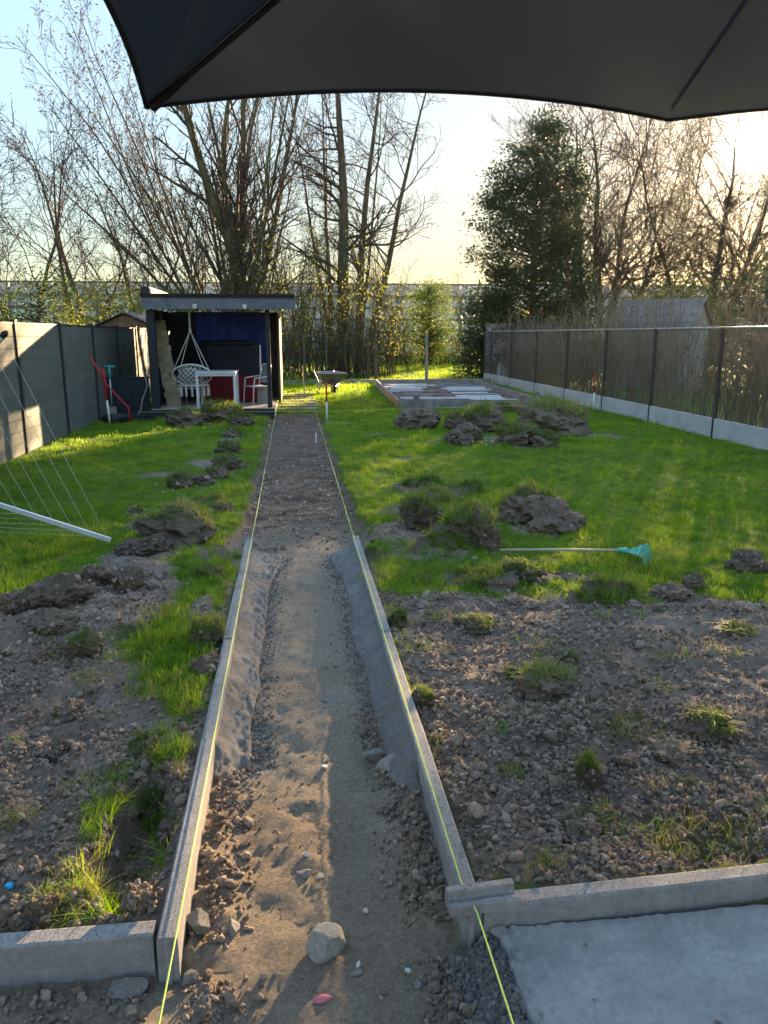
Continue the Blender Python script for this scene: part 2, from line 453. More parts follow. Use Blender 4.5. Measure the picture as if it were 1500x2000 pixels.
CLODS = [
    (-0.93, 6.09, 0.462, 0.209, 't', 'large dark soil clod with grass roots on the lawn left of the path') ,
    (-1.1, 5.69, 0.357, 0.105, 's', 'low flattened soil clod just in front of the large dark clod on the left lawn') ,
    (-1.33, 4.36, 0.332, 0.168, 's', 'longest rounded soil clod in the heap by the left lawn edge') ,
    (-1.3, 4.04, 0.256, 0.108, 's', 'long low soil clod at the near foot of the left heap') ,
    (-1.08, 3.79, 0.17, 0.103, 't', 'soil clod with a bright yellow green grass tuft at the foot of the left heap') ,
    (-1.25, 4.81, 0.211, 0.147, 's', 'tall rounded soil clod at the back of the left heap against the lawn') ,
    (-1.04, 4.64, 0.187, 0.143, 's', 'angular soil clod with a flat sunlit face at the right of the left heap') ,
    (-1.6, 4.4, 0.181, 0.134, 's', 'soil clod at the left frame edge beside the lawn') ,
    (-0.99, 3.16, 0.113, 0.078, 's', 'upright soil clod alone on the crumbly soil left of the kerb') ,
    (-0.96, 2.87, 0.116, 0.044, 's', 'flat pale soil clod lying on the crumbly ground at left') ,
    (-0.59, 2.77, 0.114, 0.09, 't', 'dark sod block with a grass tuft at the edge of the left hollow') ,
    (-0.55, 2.55, 0.113, 0.073, 't', 'dark sod block hanging over the far end of the left hollow') ,
    (-0.7, 1.91, 0.092, 0.089, 's', 'big upright brown clod behind the left cross kerb') ,
    (-0.76, 1.9, 0.083, 0.05, 's', 'broad low clod behind the left cross kerb beside the upright brown one') ,
    (-0.46, 1.91, 0.085, 0.062, 's', 'pale broken clod in the corner where the left kerbs meet') ,
    (-0.49, 3.87, 0.165, 0.139, 't', 'mossy sod lump leaning against the left kerb') ,
    (-0.45, 3.5, 0.127, 0.097, 's', 'soil clod between the left kerb and the grass strip') ,
    (-0.59, 5.05, 0.211, 0.089, 't', 'flat sod lump with grass on top beside the far part of the left kerb') ,
    (-0.45, 2.41, 0.08, 0.077, 's', 'dark clod pressed against the left kerb above the hollow') ,
    (1.06, 5.49, 0.282, 0.236, 'f', 'upturned sod showing its dark flat soil side among the turf heap right of the path') ,
    (1.29, 5.64, 0.437, 0.335, 't', 'biggest shaggy grass covered turf lump in the heap right of the path') ,
    (1.04, 6.21, 0.307, 0.247, 't', 'round mossy turf lump at the left of the turf heap right of the path') ,
    (1.47, 5.49, 0.2, 0.177, 's', 'dark clod at the right foot of the shaggy turf heap') ,
    (1.25, 7.17, 0.343, 0.127, 'f', 'flat turf slab at the back of the turf heap right of the path') ,
    (1.29, 7.87, 0.332, 0.107, 'f', 'thin turf slab farthest back behind the shaggy turf heap') ,
    (1.71, 7.57, 0.291, 0.094, 'f', 'thin flat turf slab behind and right of the shaggy turf heap') ,
    (2.06, 6.34, 0.441, 0.291, 't', 'large domed soil mound alone on the right lawn') ,
    (2.15, 6.01, 0.437, 0.218, 's', 'long sloping soil mound in front of the domed one on the right lawn') ,
    (1.14, 4.75, 0.294, 0.127, 'f', 'curled sod slab near the handle end of the rake') ,
    (1.5, 4.75, 0.256, 0.135, 't', 'mossy turf lump between the rake and the dug soil') ,
    (1.31, 4.61, 0.229, 0.078, 's', 'low soil clod at the lawn edge in front of the mossy turf lump') ,
    (1.92, 4.37, 0.265, 0.189, 'f', 'sod stood on edge showing its green side at the edge of the dug soil') ,
    (1.76, 4.28, 0.192, 0.136, 'f', 'smaller sod tipped forward against the upright one at the dug edge') ,
    (2.53, 4.45, 0.15, 0.111, 's', 'round soil clod alone on the lawn below the rake head') ,
    (2.31, 4.3, 0.22, 0.082, 's', 'flat soil clod at the lawn edge right of the upright sods') ,
    (3.08, 4.74, 0.264, 0.153, 's', 'soil clod with grass on it at the right frame edge on the lawn') ,
    (2.38, 3.73, 0.184, 0.073, 't', 'low grassy sod lying on the dug soil near the right frame edge') ,
    (1.11, 3.12, 0.238, 0.128, 't', 'grassy sod lump in the middle of the dug soil at right') ,
    (1.03, 2.4, 0.107, 0.129, 't', 'pointed upright clod with a grass fringe on the right dug soil') ,
    (0.91, 2.11, 0.122, 0.072, 's', 'block shaped clod nearest the right cross kerb') ,
    (0.96, 3.93, 0.196, 0.084, 't', 'low grassy clod on the dug soil near the right kerb') ,
    (1.3, 3.37, 0.1, 0.06, 't', 'small grassy clod behind the sod lump in the middle of the dug soil') ,
    (0.99, 3.28, 0.144, 0.053, 't', 'flat withered sod left of the sod lump in the middle of the dug soil') ,
    (1.66, 2.69, 0.206, 0.091, 't', 'broad weedy mound on the right of the dug soil') ,
    (1.21, 2.48, 0.114, 0.057, 's', 'crumbling clod right of the pointed upright clod') ,
    (1.42, 2.52, 0.167, 0.05, 's', 'long low ridge of soil below the broad weedy mound') ,
    (0.51, 4.01, 0.119, 0.114, 't', 'mossy sod against the right kerb near the lawn') ,
    (0.53, 3.06, 0.089, 0.076, 't', 'small mossy clod beside the right kerb joint') ,
    (2.78, 12.91, 0.331, 0.279, 's', 'dark clod left of the mossy sod on the far right lawn') ,
    (3.17, 12.58, 0.628, 0.424, 't', 'mossy round sod on the far right lawn before the timber frame') ,
    (4.36, 15.75, 0.384, 0.192, 's', 'small clod nearest the timber frame on the far right lawn') ,
    (2.5, 11.23, 0.561, 0.227, 's', 'spread out dark soil in front of the mossy sod on the far right lawn') ,
    (3.21, 11.04, 0.555, 0.285, 's', 'dark clod heap right of the mossy sod on the far right lawn') ,
    (4.24, 12.19, 0.91, 0.364, 't', 'wide low mound with grass on its crest on the far right lawn') ,
    (3.59, 10.74, 0.383, 0.133, 's', 'flat dark clod in front of the wide low mound on the far right lawn') ,
    (2.11, 13.22, 0.67, 0.194, 's', 'flat dark soil patch on the far right lawn nearest the path') ,
    (-0.77, 9.44, 0.311, 0.124, 's', 'dark rounded clod in the sod row nearest the path on the left lawn') ,
    (-0.86, 8.75, 0.254, 0.081, 't', 'flat clod beside the dark rounded one on the left lawn') ,
    (-1.22, 8.35, 0.307, 0.11, 's', 'low dark soil patch at the far left of the sod row on the left lawn') ,
    (-0.99, 8.36, 0.221, 0.121, 's', 'dark clod between the sod patches on the left lawn') ,
    (-0.86, 7.4, 0.255, 0.088, 'f', 'thin turf slab before the dark clods on the left lawn') ,
    (-0.64, 7.03, 0.187, 0.075, 't', 'small turf lump at the path edge on the left lawn') ,
    (-1.43, 7.0, 0.12, 0.055, 's', 'tiny dark clod alone on the left lawn') ,
    (-1.27, 6.44, 0.137, 0.077, 's', 'small clod behind the large dark clod on the left lawn') ,
    (-1.92, 14.12, 0.547, 0.2, 's', 'dark clod nearest the left end of the shelter step') ,
    (-1.41, 14.93, 0.676, 0.212, 't', 'turf lump with a grassy top in front of the shelter step') ,
    (-0.91, 13.97, 0.419, 0.182, 's', 'dark clod in front of the shelter step nearest the path') ,
    (-0.95, 12.33, 0.29, 0.113, 't', 'small turf lump second row back from the shelter step') ,
    (-0.93, 10.71, 0.309, 0.112, 't', 'turf lump halfway along the sod row on the left lawn') ,
]
SMALL_CLODS = [
    (-1.1, 4.77, 0.128, 0.077, 's', 'a') ,
    (-1.01, 4.97, 0.14, 0.087, 's', 'a') ,
    (-1.33, 4.65, 0.124, 0.075, 's', 'a') ,
    (-1.1, 4.37, 0.135, 0.082, 's', 'a') ,
    (-0.97, 4.43, 0.114, 0.069, 's', 'a') ,
    (-1.29, 3.77, 0.117, 0.071, 's', 'a') ,
    (-1.0, 4.04, 0.115, 0.071, 's', 'a') ,
    (-0.92, 4.02, 0.071, 0.044, 's', 'a') ,
    (-1.46, 4.2, 0.101, 0.062, 's', 'a') ,
    (-1.12, 4.13, 0.112, 0.067, 's', 'a') ,
    (-1.01, 4.75, 0.096, 0.058, 's', 'a') ,
    (-0.9, 4.74, 0.096, 0.058, 's', 'a') ,
    (-1.22, 4.1, 0.111, 0.066, 's', 'a') ,
    (-0.9, 4.51, 0.104, 0.064, 's', 'a') ,
    (-1.6, 4.64, 0.111, 0.068, 's', 'a') ,
    (-1.22, 5.04, 0.121, 0.074, 's', 'a') ,
    (-0.9, 4.94, 0.093, 0.057, 's', 'a') ,
    (-1.17, 4.41, 0.119, 0.071, 's', 'a') ,
    (-1.27, 4.51, 0.103, 0.064, 's', 'a') ,
    (-1.01, 4.27, 0.098, 0.061, 's', 'a') ,
    (-1.45, 3.85, 0.088, 0.054, 's', 'a') ,
    (-1.44, 4.71, 0.107, 0.066, 's', 'a') ,
    (-1.69, 4.73, 0.088, 0.053, 's', 'a') ,
    (-1.16, 3.14, 0.078, 0.05, 's', 'b') ,
    (-1.26, 3.27, 0.067, 0.042, 's', 'b') ,
    (-0.94, 3.38, 0.061, 0.037, 's', 'b') ,
    (-1.2, 3.46, 0.071, 0.045, 's', 'b') ,
    (-0.77, 3.02, 0.047, 0.03, 's', 'b') ,
    (-0.89, 2.91, 0.045, 0.029, 's', 'b') ,
    (-0.92, 3.48, 0.058, 0.036, 's', 'b') ,
    (-1.15, 3.57, 0.068, 0.044, 's', 'b') ,
    (-1.32, 3.53, 0.062, 0.038, 's', 'b') ,
    (-0.79, 3.21, 0.049, 0.031, 's', 'b') ,
    (-0.66, 2.73, 0.047, 0.029, 's', 'b') ,
    (-1.02, 2.67, 0.037, 0.024, 's', 'b') ,
    (-0.8, 2.65, 0.049, 0.03, 's', 'b') ,
    (-0.73, 2.86, 0.044, 0.028, 's', 'b') ,
    (-0.53, 2.8, 0.068, 0.044, 's', 'b') ,
    (-0.46, 2.87, 0.057, 0.037, 's', 'b') ,
    (-0.83, 2.0, 0.058, 0.038, 's', 'b') ,
    (-0.78, 2.01, 0.038, 0.023, 's', 'b') ,
    (-0.69, 2.04, 0.036, 0.022, 's', 'b') ,
    (-0.88, 2.11, 0.04, 0.024, 's', 'b') ,
    (0.89, 4.39, 0.112, 0.065, 's', 'c') ,
    (0.75, 4.31, 0.092, 0.055, 's', 'c') ,
    (1.28, 4.3, 0.105, 0.062, 's', 'c') ,
    (1.39, 4.23, 0.092, 0.055, 's', 'c') ,
    (1.55, 4.26, 0.111, 0.065, 's', 'c') ,
    (2.02, 4.16, 0.098, 0.058, 's', 'c') ,
    (2.43, 4.03, 0.12, 0.072, 's', 'c') ,
    (2.59, 3.93, 0.147, 0.088, 's', 'c') ,
    (2.12, 4.1, 0.091, 0.054, 's', 'c') ,
    (2.28, 4.04, 0.09, 0.054, 's', 'c') ,
    (1.14, 4.26, 0.079, 0.046, 's', 'c') ,
    (0.95, 4.24, 0.085, 0.048, 's', 'c') ,
    (0.65, 4.28, 0.103, 0.06, 's', 'c') ,
    (0.57, 4.33, 0.092, 0.055, 's', 'c') ,
    (2.57, 4.05, 0.079, 0.045, 's', 'c') ,
    (1.6, 4.12, 0.09, 0.054, 's', 'c') ,
    (0.57, 3.74, 0.08, 0.051, 's', 'd') ,
    (0.49, 3.55, 0.066, 0.041, 's', 'd') ,
    (0.66, 3.48, 0.085, 0.055, 's', 'd') ,
    (0.77, 3.4, 0.064, 0.04, 's', 'd') ,
    (0.55, 2.87, 0.051, 0.032, 's', 'd') ,
    (0.56, 2.71, 0.052, 0.032, 's', 'd') ,
    (0.59, 2.55, 0.042, 0.027, 's', 'd') ,
    (0.89, 2.92, 0.057, 0.035, 's', 'd') ,
    (0.96, 2.86, 0.051, 0.032, 's', 'd') ,
    (0.95, 3.5, 0.061, 0.038, 's', 'd') ,
    (1.3, 2.92, 0.057, 0.035, 's', 'd') ,
    (1.53, 3.37, 0.06, 0.038, 's', 'd') ,
    (1.7, 3.17, 0.053, 0.034, 's', 'd') ,
    (1.77, 3.6, 0.08, 0.051, 's', 'd') ,
    (1.91, 3.09, 0.057, 0.035, 's', 'd') ,
    (1.47, 2.25, 0.054, 0.034, 's', 'd') ,
    (1.51, 2.16, 0.052, 0.033, 's', 'd') ,
    (1.35, 2.18, 0.045, 0.028, 's', 'd') ,
    (1.26, 2.28, 0.039, 0.025, 's', 'd') ,
    (0.85, 2.39, 0.048, 0.029, 's', 'd') ,
    (0.92, 2.41, 0.041, 0.026, 's', 'd') ,
    (0.69, 2.34, 0.043, 0.027, 's', 'd') ,
    (0.66, 2.12, 0.039, 0.025, 's', 'd') ,
    (0.59, 2.24, 0.045, 0.027, 's', 'd') ,
    (0.85, 2.21, 0.038, 0.024, 's', 'd') ,
    (1.14, 2.26, 0.046, 0.028, 's', 'd') ,
    (1.17, 2.14, 0.044, 0.027, 's', 'd') ,
    (0.97, 2.03, 0.039, 0.024, 's', 'd') ,
    (0.6, 2.0, 0.041, 0.025, 's', 'd') ,
    (1.54, 2.44, 0.05, 0.031, 's', 'd') ,
    (1.61, 2.3, 0.051, 0.033, 's', 'd') ,
    (1.58, 2.71, 0.05, 0.031, 's', 'd') ,
    (0.73, 2.64, 0.04, 0.026, 's', 'd') ,
    (1.07, 2.68, 0.049, 0.031, 's', 'd') ,
    (1.31, 2.74, 0.046, 0.029, 's', 'd') ,
    (1.29, 3.72, 0.071, 0.044, 's', 'd') ,
    (1.58, 3.76, 0.072, 0.044, 's', 'd') ,
    (2.01, 3.57, 0.07, 0.043, 's', 'd') ,
]
STONES = [
    (0.056, 1.799, 0.121, 0.113, 'big', 'large angular pale rock lying in the middle of the dug path') ,
    (0.333, 2.66, 0.111, 0.079, 'm', 'rounded pale stone beside the right kerb haunch') ,
    (0.291, 2.769, 0.086, 0.078, 'm', 'grey angular stone just behind the rounded one by the right kerb') ,
    (-0.321, 1.888, 0.066, 0.086, 'm', 'brown upright stone against the front end of the left kerb') ,
    (-0.209, 1.909, 0.053, 0.044, 'm', 'pale block of stone near the front end of the left kerb') ,
    (-0.482, 1.738, 0.101, 0.059, 'm', 'long brown stone leaning on the left cross kerb') ,
    (-0.309, 1.742, 0.048, 0.046, 'm', 'grey broken stone below the front end of the left kerb') ,
    (-0.003, 2.126, 0.048, 0.029, 'm', 'dark flat stone set in the path behind the large rock') ,
    (0.046, 2.111, 0.039, 0.023, 'm', 'small dark chip beside the flat stone in the path') ,
    (0.089, 2.732, 0.028, 0.018, 'w', 'white pebble in the middle of the path') ,
    (0.136, 1.744, 0.019, 0.028, 'w', 'pale sliver of stone right of the large rock') ,
    (0.134, 1.723, 0.033, 0.019, 'm', 'small grey stone in front of the pale sliver near the large rock') ,
    (0.267, 1.716, 0.019, 0.016, 'w', 'curved white shard on the path near the mortar bed') ,
    (-0.176, 2.266, 0.017, 0.02, 'w', 'tan shell shaped chip on the left side of the path') ,
    (0.141, 3.294, 0.086, 0.033, 'm', 'flat stone half buried in the middle of the far path') ,
    (0.284, 1.664, 0.024, 0.019, 'm', 'small grey stone between the path and the mortar bed') ,
    (0.187, 1.902, 0.024, 0.015, 'm', 'small stone on the path right behind the large rock') ,
    (-0.0, 2.214, 0.023, 0.017, 'w', 'round pale pebble on the path left of centre') ,
    (0.177, 1.955, 0.018, 0.018, 'w', 'upright pale chip on the path right of centre') ,
]

# ------------------------------------------------------------------ terrain
def poly_sd(P, poly):
    """signed distance to a polygon, positive inside"""
    x, y = P[:, 0], P[:, 1]
    pl = np.array(poly); n = len(pl)
    ins = np.zeros(len(P), bool); d = np.full(len(P), 1e9)
    for i in range(n):
        a = pl[i]; b = pl[(i + 1) % n]
        e = b - a
        t = np.clip(((x - a[0]) * e[0] + (y - a[1]) * e[1]) / (e @ e), 0, 1)
        d = np.minimum(d, np.hypot(x - a[0] - t * e[0], y - a[1] - t * e[1]))
        c = ((a[1] > y) != (b[1] > y))
        with np.errstate(divide='ignore', invalid='ignore'):
            xi = a[0] + (y - a[1]) * e[0] / (e[1] if e[1] else 1e-9)
        ins ^= c & (x < xi)
    return np.where(ins, d, -d)

KL, KR = (-0.390, -0.335), (0.430, 0.485)     # the two kerb lines across the path
KY0, KY1 = 1.76, 5.82                         # their near and far ends
XY0, XY1 = 1.775, 1.830                       # the cross kerbs
PATH_FAR = 16.3
PATCHES = [(-2.0, 15.2, 0.9, 0.25), (-1.2, 15.0, 0.6, 0.22), (0.75, 14.3, 0.45, 0.28), (2.1, 13.4, 0.5, 0.25), (2.9, 11.6, 0.75, 0.5), (4.6, 11.8, 0.7, 0.4),
           (3.3, 10.9, 0.5, 0.3), (-1.15, 9.7, 0.3, 0.5), (-1.0, 11.8, 0.25, 0.4), (-1.45, 9.0, 0.4, 0.22), (0.95, 5.6, 0.45, 0.5), (1.05, 6.9, 0.5, 0.3),
           (0.85, 6.2, 0.3, 0.6), (2.05, 6.0, 0.35, 0.25), (1.35, 9.9, 0.3, 0.12), (1.3, 12.3, 0.35, 0.12), (1.9, 4.75, 0.5, 0.12), (-0.62, 5.6, 0.2, 0.3), (-0.55, 4.3, 0.1, 0.35)]

def masks(P):
    """soil, path (0..1) at ground points"""
    x, y = P[:, 0], P[:, 1]
    n1 = fbm(P[:, :2] * 2.3, 4) ; n2 = fbm(P[:, :2] * 9.0 + 40, 3)
    e = n1 * 0.28 + n2 * 0.16
    sd = np.maximum(np.maximum(poly_sd(P, SOIL_LEFT), poly_sd(P, SOIL_HEAP)), poly_sd(P, SOIL_RIGHT))
    soil = sstep(-0.06, 0.06, sd + e * np.clip(0.35 + y * 0.05, 0, 1))
    for cx, cy, rx, ry in PATCHES:
        q = 1 - np.hypot((x - cx) / rx, (y - cy) / ry)
        soil = np.maximum(soil, sstep(0.0, 0.35, q * 0.8 + e * 1.5 - 0.15))
    # the cut strip of the path beyond the kerbs
    ex = (n1 * 0.10 + n2 * 0.05)
    tw = np.where(y < 7.2, 0.05 * sstep(7.6, 6.0, y), 0)
    trench = sstep(-0.05, 0.03, np.minimum(x + 0.47 + tw, 0.55 + tw * 0.6 - x) + ex * 0.8) * sstep(PATH_FAR + 0.15, PATH_FAR - 0.15, y + ex) * (y > 5.2)
    between = ((x > KL[0] + 0.025) & (x < KR[1] - 0.025) & (y < 5.9)).astype(float)
    front = (y < XY0 + 0.03).astype(float)
    path = np.maximum(np.maximum(between, front), trench)
    # strips of dug earth right behind the kerbs
    near_k = ((x < KL[0]) & (x > KL[0] - 0.06) | (x > KR[1]) & (x < KR[1] + 0.05)) & (y < 6.0)
    soil = np.maximum(soil, np.where(near_k, 0.9, 0))
    soil = np.where(path > 0.5, 1.0, soil)
    return soil, path, trench

def height(P):
    x, y = P[:, 0], P[:, 1]
    soil, path, trench = masks(P)
    lawn = 0.02 * fbm(P[:, :2] * 0.5 + 5, 3) + 0.025 * fbm(P[:, :2] * 2.1 + 9, 3)
    near = sstep(14, 5, y)
    s = 0.06 * fbm(P[:, :2] * 2.2 + 3, 5) + near * (0.030 * np.abs(fbm(P[:, :2] * 9 + 21, 4)) + 0.022 * fbm(P[:, :2] * 24 + 2, 3)) - 0.005
    heap = np.exp(-(((x + 1.15) / 0.42) ** 2 + ((y - 4.35) / 0.5) ** 2)) * 0.09
    s = s + heap
    # hollow with grass behind the left kerb, and a dip along it
    hol = sstep(1.0, 0.55, np.hypot((x + 0.535) / 0.13, (y - 2.24) / 0.42) + 0.25 * fbm(P[:, :2] * 9 + 8, 3))
    s = s - 0.13 * hol
    zs = lawn * (1 - soil) + s * soil
    # dug path
    pr = 0.024 * fbm(P[:, :2] * 1.9 + 31, 4) + 0.016 * fbm(P[:, :2] * 9 + 12, 4) + 0.010 * fbm(P[:, :2] * 38 + 1, 3)
    edge = np.minimum(np.abs(x - KL[1]), np.abs(KR[0] - x))
    rub = sstep(0.2, 0.02, edge) * sstep(3.1, 2.4, y) * (0.03 + 0.05 * np.abs(fbm(P[:, :2] * 22 + 77, 3)))
    zp = -0.088 + pr + rub * (y < KY1)
    zp = np.where(y < XY0 + 0.03, -0.08 + pr + 0.02 * np.abs(fbm(P[:, :2] * 20 + 7, 3)) * (x < -0.2), zp)
    zt = -0.085 + 0.035 * fbm(P[:, :2] * np.array([1.6, 4.5]) + 60, 4) + 0.02 * fbm(P[:, :2] * np.array([7, 16]) + 61, 3)
    zp = np.where(y > 5.85, zp * (1 - sstep(5.85, 6.6, y)) + zt * sstep(5.85, 6.6, y), zp)
    pm = np.where((y < 5.9), (path > 0.5).astype(float), path)
    z = zs * (1 - pm) + zp * pm
    # rough grassland rises a little beyond the back edge
    z = z + 0.25 * sstep(27, 42, y) * sstep(60, 48, y) * 0.3
    return z, soil, path

def axis(parts):
    out = [parts[0][0]]
    for a, b, d in parts:
        n = max(1, int(round((b - a) / d)))
        out += list(np.linspace(a, b, n + 1)[1:])
    return np.array(out)
xs = axis([(-300, -60, 40), (-60, -12, 6), (-12, -4, 0.8), (-4, -1.9, 0.07), (-1.9, -0.385, 0.024), (-0.385, -0.34, 0.045), (-0.34, 0.435, 0.024), (0.435, 0.48, 0.045), (0.48, 2.2, 0.026), (2.2, 4, 0.05), (4, 7, 0.12), (7, 14, 0.7), (14, 60, 5), (60, 300, 40)])
ys = [-30, -10, -4, -1.5, -0.4, 0.3]
y = 0.3
while y < 30:
    y += max(0.022, 0.0065 * y); ys.append(y)
ys += list(np.linspace(31, 60, 20)) + [70, 90, 130, 200, 300]
ys = np.array([v for v in ys if not (XY0 - 0.01 < v < XY1 + 0.012)] + [XY0 + 0.012, XY1 - 0.012]); ys.sort()
gx, gy_ = np.meshgrid(xs, ys)
GP = np.stack([gx.ravel(), gy_.ravel()], 1)
gz, gsoil, gpath = height(GP)
nx, ny = len(xs), len(ys)
i, j = np.meshgrid(np.arange(ny - 1), np.arange(nx - 1), indexing='ij')
a = (i * nx + j).ravel()
gme = to_mesh('ground', np.column_stack([GP, gz]), [np.stack([a, a + 1, a + nx + 1, a + nx], 1)], True)
for nm, v in (('soil', gsoil), ('path', gpath)):
    at = gme.attributes.new(nm, 'FLOAT', 'POINT'); at.data.foreach_set('value', v.astype(np.float32))

m, t, b, o = new_mat('ground'); M['ground'] = m
def attr(t, n):
    k = nd(t, 'Attribute'); k.attribute_name = n; return k.outputs['Fac']
f = noise_fac(t, 3.2, 6, 0.65, 'World')
soilc = ramp(t, f, [(0.3, SOIL[0]), (0.5, SOIL[1]), (0.72, SOIL[2])])
soilc = mixc(t, ramp(t, noise_fac(t, 1.1, 5, 0.7, 'World'), [(0.4, (0, 0, 0)), (0.62, (0.6, 0.6, 0.6))]), soilc, (0.13, 0.095, 0.07))
soilc = mixc(t, 0.45, soilc, ramp(t, noise_fac(t, 60, 4, 0.7, 'World'), [(0.3, (0.11, 0.08, 0.06)), (0.7, (0.38, 0.295, 0.23))]))
pathc = ramp(t, noise_fac(t, 2.4, 6, 0.65, 'World'), [(0.3, (0.17, 0.128, 0.09)), (0.48, (0.31, 0.245, 0.175)), (0.6, (0.38, 0.305, 0.225)), (0.72, (0.5, 0.41, 0.31))])
pathc = mixc(t, 0.55, pathc, ramp(t, noise_fac(t, 75, 6, 0.78, 'World'), [(0.34, (0.12, 0.09, 0.065)), (0.5, (0.3, 0.24, 0.175)), (0.68, (0.5, 0.41, 0.315))]))
# the far, freshly cut strip is darker and more purple than the dry trodden part
gp_ = nd(t, 'NewGeometry'); sx = nd(t, 'SeparateXYZ'); t.links.new(gp_.outputs['Position'], sx.inputs[0])
far = nd(t, 'MapRange'); far.inputs['From Min'].default_value = 5.7; far.inputs['From Max'].default_value = 7.0
t.links.new(sx.outputs['Y'], far.inputs[0])
darkc = ramp(t, noise_fac(t, 4.0, 6, 0.7, 'World', (0.6, 1.6, 1)), [(0.3, (0.08, 0.055, 0.04)), (0.55, (0.19, 0.135, 0.1)), (0.75, (0.3, 0.22, 0.165))])
pathc = mixc(t, far.outputs[0], pathc, darkc)
lawnc = ramp(t, noise_fac(t, 1.2, 4, 0.6, 'World'), [(0.3, (0.06, 0.115, 0.010)), (0.7, (0.13, 0.19, 0.02))])
c = mixc(t, attr(t, 'path'), soilc, pathc)
c = mixc(t, attr(t, 'soil'), lawnc, c)
t.links.new(c, b.inputs['Base Color']); b.inputs['Roughness'].default_value = 0.95; b.inputs['Specular IOR Level'].default_value = 0.1
bump(t, b, noise_fac(t, 60, 8, 0.78, 'World'), 1.0, 0.022)
gme.materials.append(m)
kind(link('ground', gme), 'structure', 'lawn and dug earth of the back garden')

# vectorised lookup of the finished surface
def ground_z(P):
    P = np.atleast_2d(np.asarray(P, float))
    return height(P)[0]
def gz1(x, y): return float(ground_z([[x, y]])[0])

# ------------------------------------------------------------------ scattered stuff: real geometry on points
def kit(name, objs):
    c = bpy.data.collections.new(name)
    for o in objs: c.objects.link(o)
    return c
def loose(name, me, mat):
    me.materials.append(mat); return bpy.data.objects.new(name, me)
def scatter(name, pts, rot, scl, coll, nkinds, label, idx=None):
    n = len(pts)
    me = bpy.data.meshes.new(name)
    me.vertices.add(n); me.vertices.foreach_set('co', np.asarray(pts, np.float32).ravel())
    at = me.attributes.new('rot', 'FLOAT_VECTOR', 'POINT'); at.data.foreach_set('vector', np.asarray(rot, np.float32).ravel())
    scl = np.asarray(scl, np.float32)
    if scl.ndim == 1: scl = np.repeat(scl[:, None], 3, 1)
    at = me.attributes.new('scl', 'FLOAT_VECTOR', 'POINT'); at.data.foreach_set('vector', scl.ravel())
    if idx is None: idx = rng.integers(0, nkinds, n)
    at = me.attributes.new('idx', 'INT', 'POINT'); at.data.foreach_set('value', np.asarray(idx, np.int32))
    o = kind(link(name, me), 'stuff', label)
    g = bpy.data.node_groups.new(name + '_scatter', 'GeometryNodeTree')
    g.interface.new_socket('Geometry', in_out='INPUT', socket_type='NodeSocketGeometry')
    g.interface.new_socket('Geometry', in_out='OUTPUT', socket_type='NodeSocketGeometry')
    gi = g.nodes.new('NodeGroupInput'); go = g.nodes.new('NodeGroupOutput')
    ip = g.nodes.new('GeometryNodeInstanceOnPoints'); ci = g.nodes.new('GeometryNodeCollectionInfo')
    ci.inputs['Collection'].default_value = coll
    ci.inputs['Separate Children'].default_value = True; ci.inputs['Reset Children'].default_value = True
    def na(nm, ty):
        k = g.nodes.new('GeometryNodeInputNamedAttribute'); k.data_type = ty; k.inputs['Name'].default_value = nm
        return [s for s in k.outputs if s.enabled][0]
    e2r = g.nodes.new('FunctionNodeEulerToRotation')
    g.links.new(na('rot', 'FLOAT_VECTOR'), e2r.inputs[0])
    g.links.new(gi.outputs[0], ip.inputs['Points']); g.links.new(ci.outputs[0], ip.inputs['Instance'])
    ip.inputs['Pick Instance'].default_value = True
    g.links.new(na('idx', 'INT'), ip.inputs['Instance Index'])
    g.links.new(e2r.outputs[0], ip.inputs['Rotation']); g.links.new(na('scl', 'FLOAT_VECTOR'), ip.inputs['Scale'])
    g.links.new(ip.outputs[0], go.inputs[0])
    md = o.modifiers.new('scatter', 'NODES'); md.node_group = g
    return o

def blades(n, rad, hmin, hmax, w, lean, seed, seg=2, zfun=None):
    """a tuft of grass blades: verts, quads, tris"""
    r = np.random.default_rng(seed)
    rr = rad * np.sqrt(r.uniform(0, 1, n)); th = r.uniform(0, 2 * pi, n)
    B = np.stack([rr * np.cos(th), rr * np.sin(th), np.zeros(n)], 1)
    if zfun is not None: B = zfun(B)
    h = r.uniform(hmin, hmax, n); az = r.uniform(0, 2 * pi, n); ln = np.abs(r.normal(0, lean, n)) * h
    d = np.stack([np.cos(az), np.sin(az), np.zeros(n)], 1)
    fa = az + r.uniform(-0.9, 0.9, n) + pi / 2
    s = np.stack([np.cos(fa), np.sin(fa), np.zeros(n)], 1)
    ww = (w * r.uniform(0.7, 1.3, n))[:, None]
    V = []
    for k in range(seg + 1):
        u = k / seg
        c = B + d * (ln * u ** 1.8)[:, None]; c[:, 2] += h * (u - 0.25 * u * u * np.clip(ln / h, 0, 1.5))
        if k == seg: V.append(c[:, None])
        else: V.append((c - s * ww * (1 - 0.45 * u) / 2)[:, None]); V.append((c + s * ww * (1 - 0.45 * u) / 2)[:, None])
    V = np.concatenate(V, 1); k = V.shape[1]; o = np.arange(n) * k
    Q = np.concatenate([np.stack([o + 2 * q, o + 2 * q + 1, o + 2 * q + 3, o + 2 * q + 2], 1) for q in range(seg - 1)]) if seg > 1 else np.zeros((0, 4), int)
    T = np.stack([o + 2 * (seg - 1), o + 2 * (seg - 1) + 1, o + 2 * seg], 1)
    return V.reshape(-1, 3), Q, T
def tuft_obj(name, mat, *a, **k):
    V, Q, T = blades(*a, **k); return loose(name, to_mesh(name, V, [Q, T]), mat)

